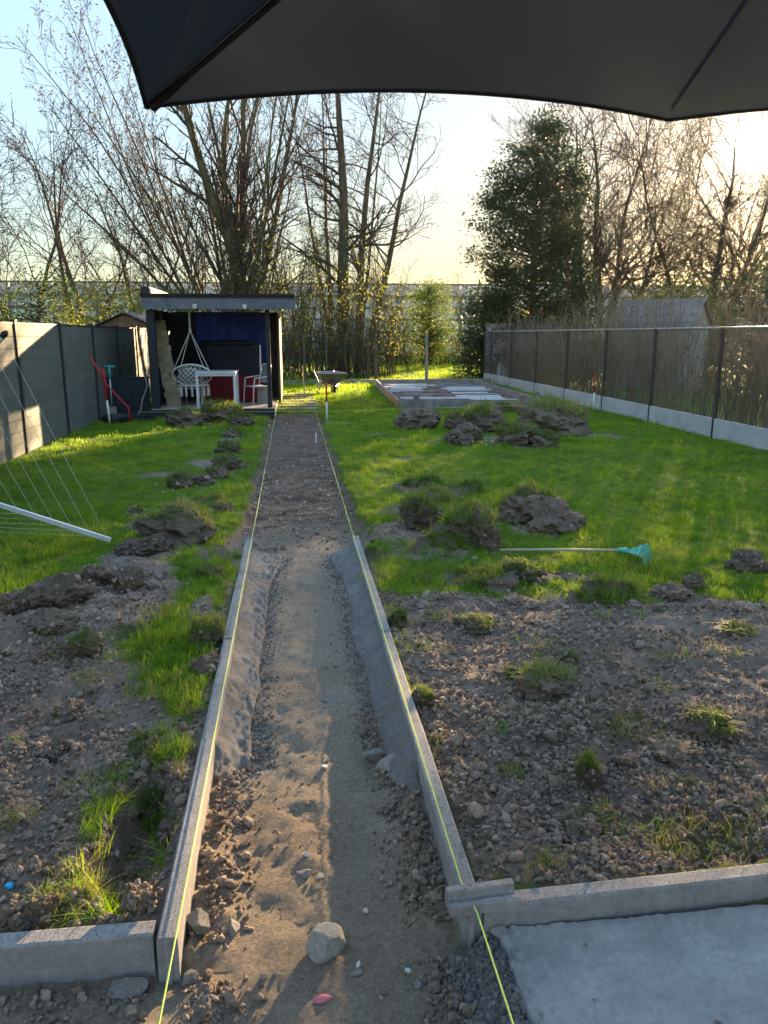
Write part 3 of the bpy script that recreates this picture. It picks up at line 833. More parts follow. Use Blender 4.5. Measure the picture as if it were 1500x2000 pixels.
near_kit = kit('kit_lawn_near', [tuft_obj('lawn_tuft', M['moss'] if s == 5 else M['grass'], 26, 0.055, 0.025, 0.075, 0.0032, 0.75, s, 3) for s in range(6)])
far_kit = kit('kit_lawn_far', [tuft_obj('lawn_tuft_wide', M['grass'], 40, 0.16, 0.03, 0.075, 0.007, 0.6, 20 + s) for s in range(5)])
wild_kit = kit('kit_wild', [tuft_obj('wild_tuft', M['grass'] if s % 3 else M['dry_grass'], 34, 0.045, 0.05, 0.15, 0.0036, 0.8, 40 + s, 3) for s in range(6)])
dry_kit = kit('kit_dry', [tuft_obj('dry_tuft', M['dry_grass'] if s % 2 else M['moss'], 22, 0.05, 0.02, 0.07, 0.0032, 1.0, 60 + s, 3) for s in range(5)])

def rand_pts(x0, x1, y0, y1, n):
    return np.stack([rng.uniform(x0, x1, n), rng.uniform(y0, y1, n)], 1)
BLOCK = [(-2.9, -0.25, 15.4, 18.3), (2.3, 6.1, 16.4, 24.6)]
def lawn_pts(x0, x1, y0, y1, dens, thr=0.45):
    P = rand_pts(x0, x1, y0, y1, int(dens * (x1 - x0) * (y1 - y0)))
    z, s, p = height(P)
    keep = (s + 0.25 * rng.normal(size=len(P)) * (s > 0.05) < thr) & (p < 0.3)
    for bx0, bx1, by0, by1 in BLOCK: keep &= ~((P[:, 0] > bx0) & (P[:, 0] < bx1) & (P[:, 1] > by0) & (P[:, 1] < by1))
    return np.column_stack([P, z - 0.004])[keep]
def spin(n, tilt=0.15):
    return np.column_stack([rng.normal(0, tilt, n), rng.normal(0, tilt, n), rng.uniform(0, 2 * pi, n)])
def patchy(P, base, amp):
    return base * (1 + amp * fbm(P[:, :2] * 1.7 + 13, 3)) * rng.uniform(0.75, 1.3, len(P))

A = np.concatenate([lawn_pts(-3.55, 5.2, 2.6, 7.5, 260), lawn_pts(-3.55, 6.5, 7.5, 10.5, 130)])
scatter('lawn_grass', A, spin(len(A)), patchy(A, 0.78, 0.5), near_kit, 6, 'green lawn grass on both sides of the dug path')
A = np.concatenate([lawn_pts(-3.55, 6.5, 10.3, 17, 34), lawn_pts(-3.55, 6.5, 17, 27, 22), lawn_pts(-2, 18, 27, 48, 6)])
scatter('far_lawn_grass', A, spin(len(A)), patchy(A, 1.1, 0.3) * np.clip(A[:, 1] / 20, 0.8, 1.5), far_kit, 5, 'lawn grass at the back of the garden')
# long unmown grass: hollow behind the left kerb, strip along the kerb, edges of the soil
W = []
for cx, cy, rx, ry, n in ((-0.56, 2.32, 0.16, 0.36, 60), (-0.60, 1.98, 0.13, 0.09, 34), (-0.50, 2.75, 0.10, 0.12, 26), (-0.58, 3.55, 0.18, 0.45, 60), (-0.72, 4.1, 0.14, 0.3, 30), (-0.5, 3.2, 0.08, 0.2, 30), (0.75, 5.2, 0.3, 0.5, 90), (1.1, 4.85, 0.45, 0.25, 70), (1.2, 5.7, 0.5, 0.45, 60), (0.95, 6.6, 0.5, 0.5, 50), (-0.62, 5.5, 0.25, 0.5, 60), (-0.45, 4.6, 0.06, 0.8, 30)):
    a_ = rng.uniform(0, 2 * pi, n); r_ = np.sqrt(rng.uniform(0, 1, n))
    W.append(np.stack([cx + rx * r_ * np.cos(a_), cy + ry * r_ * np.sin(a_)], 1))
W = np.concatenate(W); W = W[(W[:, 0] < KL[0] - 0.03) | (W[:, 0] > KR[1] + 0.03)]
W = np.column_stack([W, ground_z(W) - 0.005])
scatter('long_grass', W, spin(len(W), 0.3), rng.uniform(0.35, 0.75, len(W)), wild_kit, 6, 'long unmown grass left standing along the kerbs and in the hollow')
# weeds and roots left in the dug soil
W = np.concatenate([np.stack([cx + rng.normal(0, s, n), cy + rng.normal(0, s * 0.7, n)], 1) for cx, cy, s, n in ((1.25, 2.02, 0.10, 30), (1.12, 2.08, 0.06, 14), (0.72, 1.96, 0.04, 9), (1.0, 2.2, 0.04, 10), (1.35, 2.75, 0.09, 16), (1.15, 2.9, 0.06, 8), (0.78, 2.5, 0.03, 7), (1.3, 2.3, 0.05, 5), (1.5, 2.1, 0.1, 12), (-0.95, 2.4, 0.05, 9), (-1.05, 2.15, 0.06, 14), (-1.25, 1.95, 0.06, 8), (-0.65, 2.0, 0.07, 14), (-0.72, 2.6, 0.05, 10), (-0.95, 3.5, 0.08, 10), (-0.75, 3.3, 0.07, 12), (-1.2, 3.8, 0.1, 10), (0.6, 3.6, 0.07, 8), (0.75, 4.1, 0.09, 14), (0.62, 4.4, 0.09, 14), (1.3, 3.5, 0.15, 9), (2.1, 3.6, 0.2, 10))])
W = W[(W[:, 0] < KL[0] - 0.03) | (W[:, 0] > KR[1] + 0.03)]; W = W[W[:, 1] > XY1 + 0.04]
W = np.column_stack([W, ground_z(W) - 0.004])
scatter('weeds', W, spin(len(W), 0.4), rng.uniform(0.5, 1.1, len(W)), dry_kit, 5, 'sparse weeds and withered grass in the dug soil')

# crumbs of soil, pebbles and crumbs of mortar
ck = kit('kit_crumb', [loose('crumb', to_mesh('crumb', *(lambda vf: (vf[0], [vf[1]]))(rock_vf(2, 100 + s, 0.95, 0.75, 0.5, 1.9)), s % 2 == 0), M['crumb']) for s in range(8)])
pk = kit('kit_pebble', [loose('pebble', to_mesh('pebble', *(lambda vf: (vf[0] * np.array([1, 0.8, 0.6]), [vf[1]]))(rock_vf(2, 200 + s, 0.3, 0.8, 0.6)), False), M['pebble']) for s in range(6)])
mk_ = kit('kit_mortar', [loose('mortar_crumb', to_mesh('mortar_crumb', *(lambda vf: (vf[0], [vf[1]]))(rock_vf(2, 300 + s, 1.1, 0.6, 0.6, 2.2)), False), M['mortar_crumb']) for s in range(5)])
def crumbs(name, P, rmed, sig, k, nk, label, cap=0.05, sink=0.2):
    r = np.minimum(rmed * np.exp(rng.normal(0, sig, len(P))), cap)
    z = ground_z(P)
    S = r[:, None] * rng.uniform(0.75, 1.25, (len(P), 3))
    scatter(name, np.column_stack([P, z + r * (0.5 - sink)]), spin(len(P), 0.6), S, k, nk, label)
def soil_pts(x0, x1, y0, y1, dens, path=False, clump=0.5):
    P = rand_pts(x0, x1, y0, y1, int(dens * (x1 - x0) * (y1 - y0)))
    s, p, tr = masks(P)
    c = fbm(P * 3.1 + 70, 3)
    k = (s > 0.5) & (rng.uniform(size=len(P)) < 1 - clump + clump * (c > -0.05))
    k &= (p > 0.5) if path else (p < 0.5)
    k &= ~((P[:, 1] > XY0 - 0.02) & (P[:, 1] < XY1 + 0.02)) & ~((np.abs(P[:, 0] + 0.3625) < 0.045) & (P[:, 1] < 5.9)) & ~((np.abs(P[:, 0] - 0.4575) < 0.045) & (P[:, 1] < 5.9))
    k &= ~((P[:, 0] > 0.44) & (P[:, 1] < XY0))
    return P[k]
P = np.concatenate([soil_pts(-2.0, 3.0, 1.8, 3.0, 10500, clump=0.6), soil_pts(-2.4, 4.2, 3.0, 4.9, 3900, clump=0.6), soil_pts(-2.5, 3.5, 4.9, 7.0, 900)])
crumbs('soil_crumbs', P, 0.0040, 0.6, ck, 8, 'loose crumbs of dug brown soil', 0.014)
P = np.concatenate([soil_pts(-2.0, 3.0, 1.8, 3.0, 200, clump=0.85), soil_pts(-2.4, 4.2, 3.0, 4.9, 110, clump=0.85), soil_pts(-2.5, 7, 4.9, 14, 50)])
crumbs('soil_lumps', P, 0.010, 0.45, ck, 8, 'larger crumbs scattered in the dug soil', 0.03)
E1 = soil_pts(-0.34, 0.44, 1.0, 3.2, 9000, True, 0.4)
E1 = E1[(np.minimum(E1[:, 0] + 0.335, 0.43 - E1[:, 0]) + rng.normal(0, 0.03, len(E1))) < 0.13]
E2 = soil_pts(-1.6, -0.1, 0.7, 1.76, 5000, True, 0.4); E2 = E2[E2[:, 0] + 0.9 * (E2[:, 1] - 1.2) * 0 < -0.12 + rng.normal(0, 0.06, len(E2))]
crumbs('path_crumbs', np.concatenate([E1, E2]), 0.0052, 0.5, ck, 8, 'crumbly soil fallen along the foot of the kerbs', 0.024)
P = np.concatenate([soil_pts(-0.33, 0.43, 0.7, 3.2, 420, True, 0.4), soil_pts(-1.6, -0.3, 0.7, 1.76, 420, True, 0.2), soil_pts(-0.33, 0.43, 3.2, 5.8, 70, True, 0.4)])
crumbs('path_pebbles', P, 0.0042, 0.5, pk, 6, 'small pebbles and stone chips in the trodden path', 0.022, 0.1)
P = np.concatenate([soil_pts(-0.45, 0.55, 5.9, 10, 380, True), soil_pts(-0.45, 0.55, 10, 16, 130, True)])
crumbs('strip_crumbs', P, 0.010, 0.4, ck, 8, 'dark crumbs in the freshly cut strip of the path', 0.035)
P = soil_pts(-1.8, 2.6, 1.85, 4.2, 60)
crumbs('soil_pebbles', P, 0.008, 0.4, pk, 6, 'pale pebbles mixed into the dug soil', 0.02, 0.1)

# ------------------------------------------------------------------ kerbs
def kerb_mb(L, tongue=True, w=0.055, h=0.24, c=0.007):
    """lies along +y from 0 to L, top at z=0"""
    m = MB()
    x0, x1 = -w / 2, w / 2
    prof = [(x0, 0, -h), (x1, 0, -h), (x1, 0, -c), (x1 - c * 0.35, 0, -c * 0.3), (x1 - c, 0, 0), (x0 + c, 0, 0), (x0 + c * 0.35, 0, -c * 0.3), (x0, 0, -c)]
    m.prism(prof, (0, 0.0, 0), (0, L, 0))
    if tongue:
        a = np.linspace(0, pi, 7); r = 0.011
        m.prism([(r * cos(q), -r * 0.9 * sin(q), 0) for q in a], (0, 0, -h + 0.01), (0, 0, -0.006))
    return m
kerb_meshes = {}
def kerb(label, loc, rz, L, tongue=False):
    k = (round(L, 3), tongue)
    if k not in kerb_meshes:
        me = kerb_mb(L, tongue).mesh('kerb_stone'); me.materials.append(M['kerb']); kerb_meshes[k] = me
    o = link('kerb_stone', kerb_meshes[k]); o.location = loc; o.rotation_euler = (0, 0, rz)
    return tag(o, label, 'kerb', 'concrete kerb stones edging the dug path')
KZ = 0.05
KL_L = (KY1 + 0.03 - KY0) / 4; KR_L = (KY1 - KY0 - 0.02) / 4
nm = ['nearest to the viewer', 'second from the viewer', 'third from the viewer', 'farthest from the viewer']
for k in range(4):
    kerb('left kerb stone of the path, ' + nm[k], (-0.3625 + [0, .0015, -.001, .001][k], KY0 + k * KL_L, KZ + [0, -.003, .002, -.002][k]), [0, .001, -.001, .0008][k], KL_L - 0.004, k == 0)
    kerb('right kerb stone of the path, ' + nm[k], (0.4575 + [0, -.001, .001, .0][k], KY0 + 0.03 + k * KR_L, KZ + [0, -.002, .001, -.003][k]), [0, -.001, .001, .0][k], KR_L - 0.004, k == 0)
kerb('kerb stone crossing at bottom left in front of the dug soil', (-1.402, 1.808, KZ - 0.004), -pi / 2, 1.0)
kerb('kerb stone crossing at bottom right along the wet mortar bed', (0.488, 1.803, KZ - 0.004), R(-88.2), 1.0)
kerb('kerb stone at the far right end of the bottom right crossing row', (1.490, 1.8345, KZ - 0.006), R(-88.2), 1.0)
# the short grooved off-cut lying across the right corner
m = MB()
cs = [(0, -0.034, 0), (0, 0.026, 0), (0, 0.028, 0.044), (0, 0.022, 0.052), (0, 0.004, 0.052), (0, 0.0, 0.048), (0, -0.002, 0.036), (0, -0.008, 0.028), (0, -0.014, 0.028), (0, -0.02, 0.034), (0, -0.028, 0.034), (0, -0.034, 0.028)]
m.prism(cs, (-0.095, 0, 0), (0.095, 0, 0))
o = m.build('kerb_offcut', M['kerb']); o.location = (0.478, 1.782, KZ + 0.002); o.rotation_euler = (R(3), 0, R(4))
tag(o, 'short grooved concrete offcut lying across the right kerb corner', 'kerb offcut')

# ------------------------------------------------------------------ mortar haunches and bed
def haunch(x_face, s, y0, y1, label, seed, w0, far_spread):
    """mortar fillet running along the inner face of a kerb; s = +1 towards +x"""
    nu, nv = 26, 190
    u = np.linspace(0, 1, nu); v = np.linspace(y0, y1, nv)
    U, Vv = np.meshgrid(u, v)
    wv = w0 + 0.028 * fbm(np.stack([v * 2.2 + seed, v * 0], 1), 3)
    wv = wv + far_spread * sstep(y1 - 1.0, y1 - 0.1, v)
    endt = sstep(y0 - 0.02, y0 + 0.22, v) * sstep(y1 + 0.03, y1 - 0.08, v)
    wv = wv * (0.35 + 0.65 * endt)
    X = x_face + s * U * wv[:, None]
    P = np.stack([X.ravel(), Vv.ravel()], 1)
    base = ground_z(P).reshape(nv, nu)
    prof = 0.078 * (1 - U) ** 1.35 + 0.018 * np.clip(1 - U, 0, 1) ** 0.5
    rip = 0.017 * fbm(P * np.array([9, 7]) + seed, 5).reshape(nv, nu) * (0.3 + U)
    rough = 0.035 * np.abs(fbm(P * 26 + seed, 4)).reshape(nv, nu) * sstep(0.35, 0.8, U) * sstep(1.0, 0.9, U) + 0.007 * fbm(P * 45, 3).reshape(nv, nu)
    Z = base + (prof + rip + rough) * endt[:, None]
    Z[:, -1] = base[:, -1] - 0.02
    Z[0] = base[0] - 0.015; Z[-1] = base[-1] - 0.015
    i, j = np.meshgrid(np.arange(nv - 1), np.arange(nu - 1), indexing='ij'); a = (i * nu + j).ravel()
    q = np.stack([a, a + 1, a + nu + 1, a + nu], 1)
    if s < 0: q = q[:, ::-1]
    me = to_mesh('mortar_haunch', np.stack([X, Vv, Z], -1).reshape(-1, 3), [q], True)
    me.materials.append(M['mortar'])
    tag(link('mortar_haunch', me), label, 'mortar', 'mortar smoothed against the kerbs')
    # crumbly outer rim of wet mortar
    n = 2200
    yy = rng.uniform(y0 + 0.1, y1, n); w_ = np.interp(yy, v, wv)
    xx = x_face + s * (w_ * rng.uniform(0.72, 1.0, n) + np.abs(rng.normal(0, 0.05, n)) + 0.01)
    return np.stack([xx, yy], 1)
C1 = haunch(KL[1] + 0.001, 1, 2.62, 5.80, 'grey mortar haunch smoothed along the left kerb', 3.0, 0.135, 0.10)
C2 = haunch(KR[0] - 0.001, -1, 2.45, 5.80, 'grey mortar haunch smoothed along the right kerb', 9.0, 0.115, 0.07)
# blue-grey darker spill between haunch and trodden path
C3 = np.stack([-0.335 + rng.uniform(0.10, 0.24, 600), rng.uniform(2.75, 3.15, 600)], 1)
C5 = np.stack([rng.uniform(0.58, 2.2, 50), rng.uniform(1.0, 1.76, 50)], 1)
C4 = np.stack([np.abs(rng.normal(0, 0.03, 4000)) * -1 + 0.485 + rng.uniform(-0.05, 0.04, 4000), rng.uniform(1.35, 1.76, 4000)], 1)
def mortar_crumbs(name, P, rmed, label, cap=0.016):
    r = np.minimum(rmed * np.exp(rng.normal(0, 0.4, len(P))), cap)
    scatter(name, np.column_stack([P, ground_z(P) + r * 0.4]), spin(len(P), 0.6), r[:, None] * rng.uniform(0.7, 1.2, (len(P), 3)), mk_, 5, label)
mortar_crumbs('mortar_crumbs', np.concatenate([C1, C2, C3]), 0.0030, 'crumbs of wet grey mortar along the haunches')
# mortar bed, bottom right
nu, nv = 420, 110
bx = np.linspace(0, 1, nu) ** 1.25 * 3.0; by = np.linspace(0.35, 1.772, nv)
U, Vv = np.meshgrid(bx, by)
left = 0.462 + 0.05 * fbm(np.stack([by * 4, by * 0 + 3], 1), 3) - 0.02 + 0.03 * np.cos((by - 1.45) * 5)
X = left[:, None] + U
P = np.stack([X.ravel(), Vv.ravel()], 1)
Z = -0.046 + 0.004 * fbm(P * 3 + 4, 3).reshape(nv, nu) + 0.005 * fbm(P * 24, 4).reshape(nv, nu) + 0.003 * fbm(P * 70, 3).reshape(nv, nu) + 0.02 * sstep(1.70, 1.772, Vv) 
g = np.abs(((X * cos(0.12) + (Vv - 1.7) * sin(0.12)) - 0.72 + 0.05 * fbm(P * np.array([2.5, 1.0]) + 2, 3).reshape(nv, nu)) % 0.17 - 0.085)
Z -= 0.0035 * sstep(0.007, 0.0, g) * sstep(-0.05, 0.25, fbm(P * np.array([6, 2.5]) + 50, 3).reshape(nv, nu))
Z -= 0.06 * sstep(0.06, 0.0, U)
Z += 0.04 * np.abs(fbm(P * 26 + 8, 5)).reshape(nv, nu) * sstep(0.16, 0.03, U)
i, j = np.meshgrid(np.arange(nv - 1), np.arange(nu - 1), indexing='ij'); a = (i * nu + j).ravel()
me = to_mesh('mortar_bed', np.stack([X, Vv, Z], -1).reshape(-1, 3), [np.stack([a, a + 1, a + nu + 1, a + nu], 1)], True)
M['mortar_bed'] = concrete('mortar_bed', (0.25, 0.245, 0.24), (0.40, 0.39, 0.375), 0, 0.8, 6)
me.materials.append(M['mortar_bed'])
kind(link('mortar_bed', me), 'structure', 'fresh grey mortar bed in the bottom right corner')
r = np.minimum(0.0042 * np.exp(rng.normal(0, 0.45, len(C4))), 0.011)
scatter('bed_crumbs', np.column_stack([C4, -0.088 + 0.05 * sstep(0.42, 0.52, C4[:, 0]) + r * 0.5]), spin(len(C4), 0.6), r, mk_, 5, 'dark crumbs along the edge of the mortar bed')
r = np.minimum(0.0028 * np.exp(rng.normal(0, 0.5, len(C5))), 0.009)
scatter('bed_specks', np.column_stack([C5, -0.044 + r * 0.3]), spin(len(C5), 0.6), r, mk_, 5, 'loose crumbs lying on the mortar bed')

# ------------------------------------------------------------------ clods, sods and stones
clod_me = []
for s in range(8):
    V, F = rock_vf(4, 400 + s, 0.62, 0.45, 0.45, 1.4)
    V = V * (1 + 0.30 * np.abs(fbm(V * 3.2 + s, 4)) + 0.16 * fbm(V * 9 + s * 3, 4) + 0.05 * vnoise(V * np.array([22, 22, 12])) + 0.03 * vnoise(V * np.array([40, 40, 22])))[:, None]
    V /= np.ptp(V[:, 0]) ; V[:, 2] -= V[:, 2].min()
    me = to_mesh('soil_clod', V, [F], False); me.materials.append(M['clod']); clod_me.append((me, V))
def cover_mesh(V, seed, n=560, side=None):
    """grass standing on the upper skin of a clod mesh"""
    r = np.random.default_rng(seed)
    top = V[(V[:, 2] > V[:, 2].max() * 0.5) & (V[:, 0] + 0.5 * V[:, 1] > -0.18)]
    if side is not None: top = top[(top @ np.array(side)) > 0.0]
    B = top[r.integers(0, len(top), n)] + r.normal(0, 0.025, (n, 3))
    Vb, Q, T = blades(n, 0.0, 0.10, 0.30, 0.016, 0.9, seed, 3, lambda b: B - np.array([0, 0, 0.02]))
    me = to_mesh('grass_cover', Vb, [Q, T]); me.materials.append(M['moss']); return me
covers = [cover_mesh(V, 500 + s) for s, (me, V) in enumerate(clod_me)]
slab_me = []; slab_V0 = []
for s in range(4):
    V, F = ICO[3]; V = V.copy()
    V = np.sign(V) * np.abs(V) ** 0.6
    V = V * np.array([0.5, 0.36, 0.10]); V *= (1 + 0.35 * fbm(V * 4 + s * 9, 4))[:, None]
    V[:, 2] += 0.22 * (V[:, 0] ** 2) * 4 * 0.35
    V[:, 2] -= V[:, 2].min()
    me = to_mesh('sod_slab', V, [F], False); me.materials.append(M['clod'])
    slab_me.append((me, cover_mesh(V, 600 + s, 700))); slab_V0.append(V)
SKIN = []
_sod = {}
def sod_earth(me):
    if me.name not in _sod:
        c = me.copy(); c.materials.clear(); c.materials.append(M['sod_earth']); _sod[me.name] = c
    return _sod[me.name]
slab_V = slab_V0
def put_clod(k, rec, label, group=None):
    x, y, w, h, t = rec[:5]
    if k < 100: w *= 1.18; h *= 1.3
    if y > 5.9: w *= 1.08; h *= 1.12
    if y < 5.9:
        for lo, hi in (KL, KR):
            if lo - w * 0.4 < x < (lo + hi) / 2: x = lo - w * 0.42
            elif (lo + hi) / 2 <= x < hi + w * 0.4: x = hi + w * 0.42
        if y - w * 0.4 < XY1 + 0.01: y = XY1 + w * 0.42
    if k < 100 and t == 's' and y > 5.5 and k % 2 == 0: t = 't'
    r = random.Random(k * 7 + 1)
    rz = r.uniform(0, 2 * pi)
    if t == 'f':
        me, cv = slab_me[k % 4]; nme = 'turf_slab'; s = (w * 1.05, w * 1.0, w * 0.9)
        rz = r.uniform(-0.5, 0.5)
        tilt = r.uniform(0.1, 0.35) if h < w * 0.5 else 0.85
        rot = (tilt, r.uniform(-0.15, 0.15), rz)
    else:
        me = clod_me[k % 8][0]; cv = covers[k % 8] if t == 't' else None; nme = 'turf_clod' if t == 't' else 'soil_clod'
        hh = max(0.62 if y > 5.9 else 0.45, min(1.15, h / w)) * 0.95
        zr = np.ptp(clod_me[k % 8][1][:, 2])
        s = (w, w * r.uniform(0.75, 1.0), w * hh / zr * 0.85)
        rot = (r.uniform(-0.12, 0.12), r.uniform(-0.12, 0.12), rz)
    z = gz1(x, y) - 0.04 * w - (0.012 if t != 'f' else 0.02)
    Mx = Matrix.LocRotScale(Vector((x, y, z)), __import__('mathutils').Euler(rot), Vector(s))
    A3 = np.array(Mx.to_3x3()); VV = (slab_V[k % 4] if t == 'f' else clod_me[k % 8][1])
    nn = 70 if w > 0.1 else 26
    pick = VV[rng.integers(0, len(VV), nn)]
    if cv is not None: pick = pick[: nn // 2]
    SKIN.append(pick @ A3.T + np.array([x, y, z]))
    ga = rng.uniform(0, 2 * pi, nn // 2); gr = w * (0.45 + 0.25 * np.abs(rng.normal(size=nn // 2)))
    gp2 = np.stack([x + gr * np.cos(ga), y + gr * np.sin(ga)], 1); SKIN.append(np.column_stack([gp2, ground_z(gp2) + 0.002]))
    if cv is not None:
        o = thing(nme, label, 'turf' if t != 's' else 'soil clod', (x, y, z), 0, group)
        o.rotation_euler = rot; o.scale = s
        link('earth', sod_earth(me), o); link('grass_cover', cv, o)
    else:
        o = link(nme, sod_earth(me) if k < 100 else me); o.location = (x, y, z); o.rotation_euler = rot; o.scale = s
        tag(o, label, 'soil clod', group)
for k, rec in enumerate(CLODS): put_clod(k, rec, rec[5], 'clods and sods of turned earth')
HANDLE = [(i, t) for i, t in ((2, 'the longest clod of the left heap'), (3, 'the low clod before the left heap'), (4, 'the tufted clod in the left heap'), (5, 'the tall clod behind the left heap'), (6, 'the angular clod of the left heap'), (7, 'the clod at the left frame edge'),
    (8, 'the lone upright clod left of the kerb'), (9, 'the flat pale clod left of the kerb'), (10, 'the dark tufted sod at the left hollow'), (12, 'the big brown clod by the cross kerb'), (13, 'the broad clod by the left cross kerb'), (18, 'the dark clod above the left hollow'),
    (28, 'the curled sod by the rake handle'), (29, 'the mossy lump below the rake'), (31, 'the sod stood on edge'), (33, 'the round clod below the rake head'), (34, 'the flat clod past the upright sods'), (36, 'the grassy sod by the right frame edge'), (37, 'the grassy sod amid the right dug soil'),
    (38, 'the pointed upright clod'), (39, 'the clod nearest the right cross kerb'), (40, 'the grassy clod near the right kerb'), (43, 'the broad weedy mound'), (44, 'the crumbling clod by the pointed one'), (46, 'the mossy sod on the right kerb'), (47, 'the mossy clod by the right kerb'))]
_used = set()
def small_label(rec):
    x, y, w = rec[:3]
    c = []
    for i, t in HANDLE:
        dx, dy = x - CLODS[i][0], y - CLODS[i][1]
        d = math.hypot(dx, dy)
        side = 'right of' if dx > 0 else 'left of'; dep = 'behind' if dy > 0 else 'in front of'
        p = side if abs(dx) > 2.2 * abs(dy) else dep if abs(dy) > 2.2 * abs(dx) else ('behind and ' if dy > 0 else 'before and ') + side
        size = 'tiny' if w < 0.055 else 'small' if w < 0.08 else 'fist sized'
        c.append((d, f'{size} soil clod {p} {t}'))
    c.sort()
    for far, word in ((0, ''), (1, 'farther ')):
        for d, l in c[:5]:
            l = l if not far else l.replace(' soil clod ', ' soil clod a step ')
            if l not in _used: _used.add(l); return l
    for d, l in c[5:]:
        if l not in _used: _used.add(l); return l
SMALL = {'a': ('small brown soil clod in the dug heap along the left lawn edge', 'small clods in the left heap'),
         'b': ('small soil clod loose on the crumbly ground left of the left kerb', 'small clods left of the path'),
         'c': ('small soil clod in the row where the right lawn meets the dug soil', 'small clods along the right lawn edge'),
         'd': ('small soil clod scattered on the dug bed right of the right kerb', 'small clods on the right dug bed')}
for k, rec in enumerate(SMALL_CLODS): put_clod(100 + k, rec, small_label(rec), SMALL[rec[5]][1])
sk = np.concatenate(SKIN); sk = sk[(np.abs(sk[:, 0] + 0.3625) > 0.04) & (np.abs(sk[:, 0] - 0.4575) > 0.04) & (sk[:, 1] > XY1 + 0.02)]
r = np.minimum(0.0062 * np.exp(rng.normal(0, 0.45, len(sk))), 0.02) * np.where(sk[:, 1] > 6, 1.8, 1.0)
scatter('clod_crumbs', sk, spin(len(sk), 0.8), r[:, None] * rng.uniform(0.7, 1.25, (len(sk), 3)), ck, 8, 'crumbs clinging to and fallen round the clods')
stone_me = []
for s in range(6):
    V, F = rock_vf(4, 700 + s, 0.10, 1.0, 0.5, 2.2, 15, (0.36, 0.62))
    if s == 0:
        V, F = ICO[4]; V = np.sign(V) * np.abs(V) ** 0.5 * np.array([1, 0.82, 0.75])
        for n_, d_ in (((0.25, -0.3, 0.9), 0.66), ((-0.75, -0.45, 0.5), 0.74), ((0.85, -0.35, 0.4), 0.72), ((0.1, -0.95, 0.3), 0.70), ((0.5, 0.6, 0.6), 0.8), ((-0.5, 0.8, 0.3), 0.82), ((0.6, -0.8, -0.1), 0.78)):
            n_ = np.array(n_) / np.linalg.norm(n_); e_ = V @ n_ - d_; V = V - np.where(e_ > 0, e_, 0)[:, None] * n_
        V = V * (1 + 0.05 * fbm(V * 2.5 + 3, 4) + 0.025 * fbm(V * 8, 3))[:, None]
    V /= np.ptp(V[:, 0]); V[:, 2] -= V[:, 2].min()
    me = to_mesh('stone', V, [F], False); me.materials.append(M['stone']); stone_me.append((me, V))
M['pale_stone'] = simple('pale_stone', (0.5, 0.46, 0.4), (0.66, 0.62, 0.55), 12, 0.8, 0.3)
M['dull_stone'] = simple('dull_stone', (0.15, 0.135, 0.12), (0.27, 0.245, 0.215), 10, 0.9, 0.5, 30)
for k, (x, y, w, h, t, lab) in enumerate(STONES):
    me, V = stone_me[k % 6]
    o = link('rock' if t == 'big' else 'stone', me)
    if x < 0.41 and x > 0.30 and y < 5.8: x = min(x, KR[0] - w * 0.55)
    if x < -0.20 and y > 1.74: x = max(x, KL[1] + w * 0.55)
    yy = y + w * 0.2
    if x < KL[0] and y > 1.6: yy = XY0 - w * 0.38
    hz = max(0.45, min(1.0, h / w * 0.75)) * w / np.ptp(V[:, 2])
    dep = {'w': 0.8}.get(t, 0.85)
    if t in 'm' and h < w * 0.65: hz *= 0.55
    o.scale = (w, w * dep, hz); o.rotation_euler = (random.uniform(-.1, .1), random.uniform(-.1, .1), random.uniform(0, 6) if t != 'big' else 0.5)
    o.location = (x, yy, gz1(x, yy) - 0.1 * hz * 0.3)
    if t == 'w':
        o.data = me.copy(); o.data.materials.clear(); o.data.materials.append(M['pale_stone'])
    elif t != 'big' and 'pale' not in lab:
        o.data = me.copy(); o.data.materials.clear(); o.data.materials.append(M['dull_stone'])
    tag(o, lab, 'rock' if t == 'big' else 'stone')
# bits of litter
V, F = rock_vf(2, 801, 0.5, 0.4, 0.6)
def bit(name, mat, loc, s, label, cat, seed):
    V, F = rock_vf(2, seed, 0.6, 0.5, 0.5)
    me = to_mesh(name, V * np.array(s), [F], True); me.materials.append(mat)
    o = link(name, me); o.location = loc; return tag(o, label, cat)
bit('blue_scrap', M['blue_bit'], (-0.86, 2.06, gz1(-0.86, 2.06) + 0.012), (0.016, 0.014, 0.012), 'bright blue scrap of plastic on the soil at bottom left', 'scrap', 801)
bit('pink_scrap', M['pink_bit'], (0.035, 1.66, gz1(0.035, 1.66) + 0.004), (0.028, 0.013, 0.009), 'pinkish red scrap in front of the large rock', 'scrap', 802)
bit('yellow_scrap', M['yellow_bit'], (6.0, 15.6, gz1(6.0, 15.6) + 0.03), (0.07, 0.05, 0.03), 'pale yellow scrap on the lawn beside the right hand marker stake', 'scrap', 803)

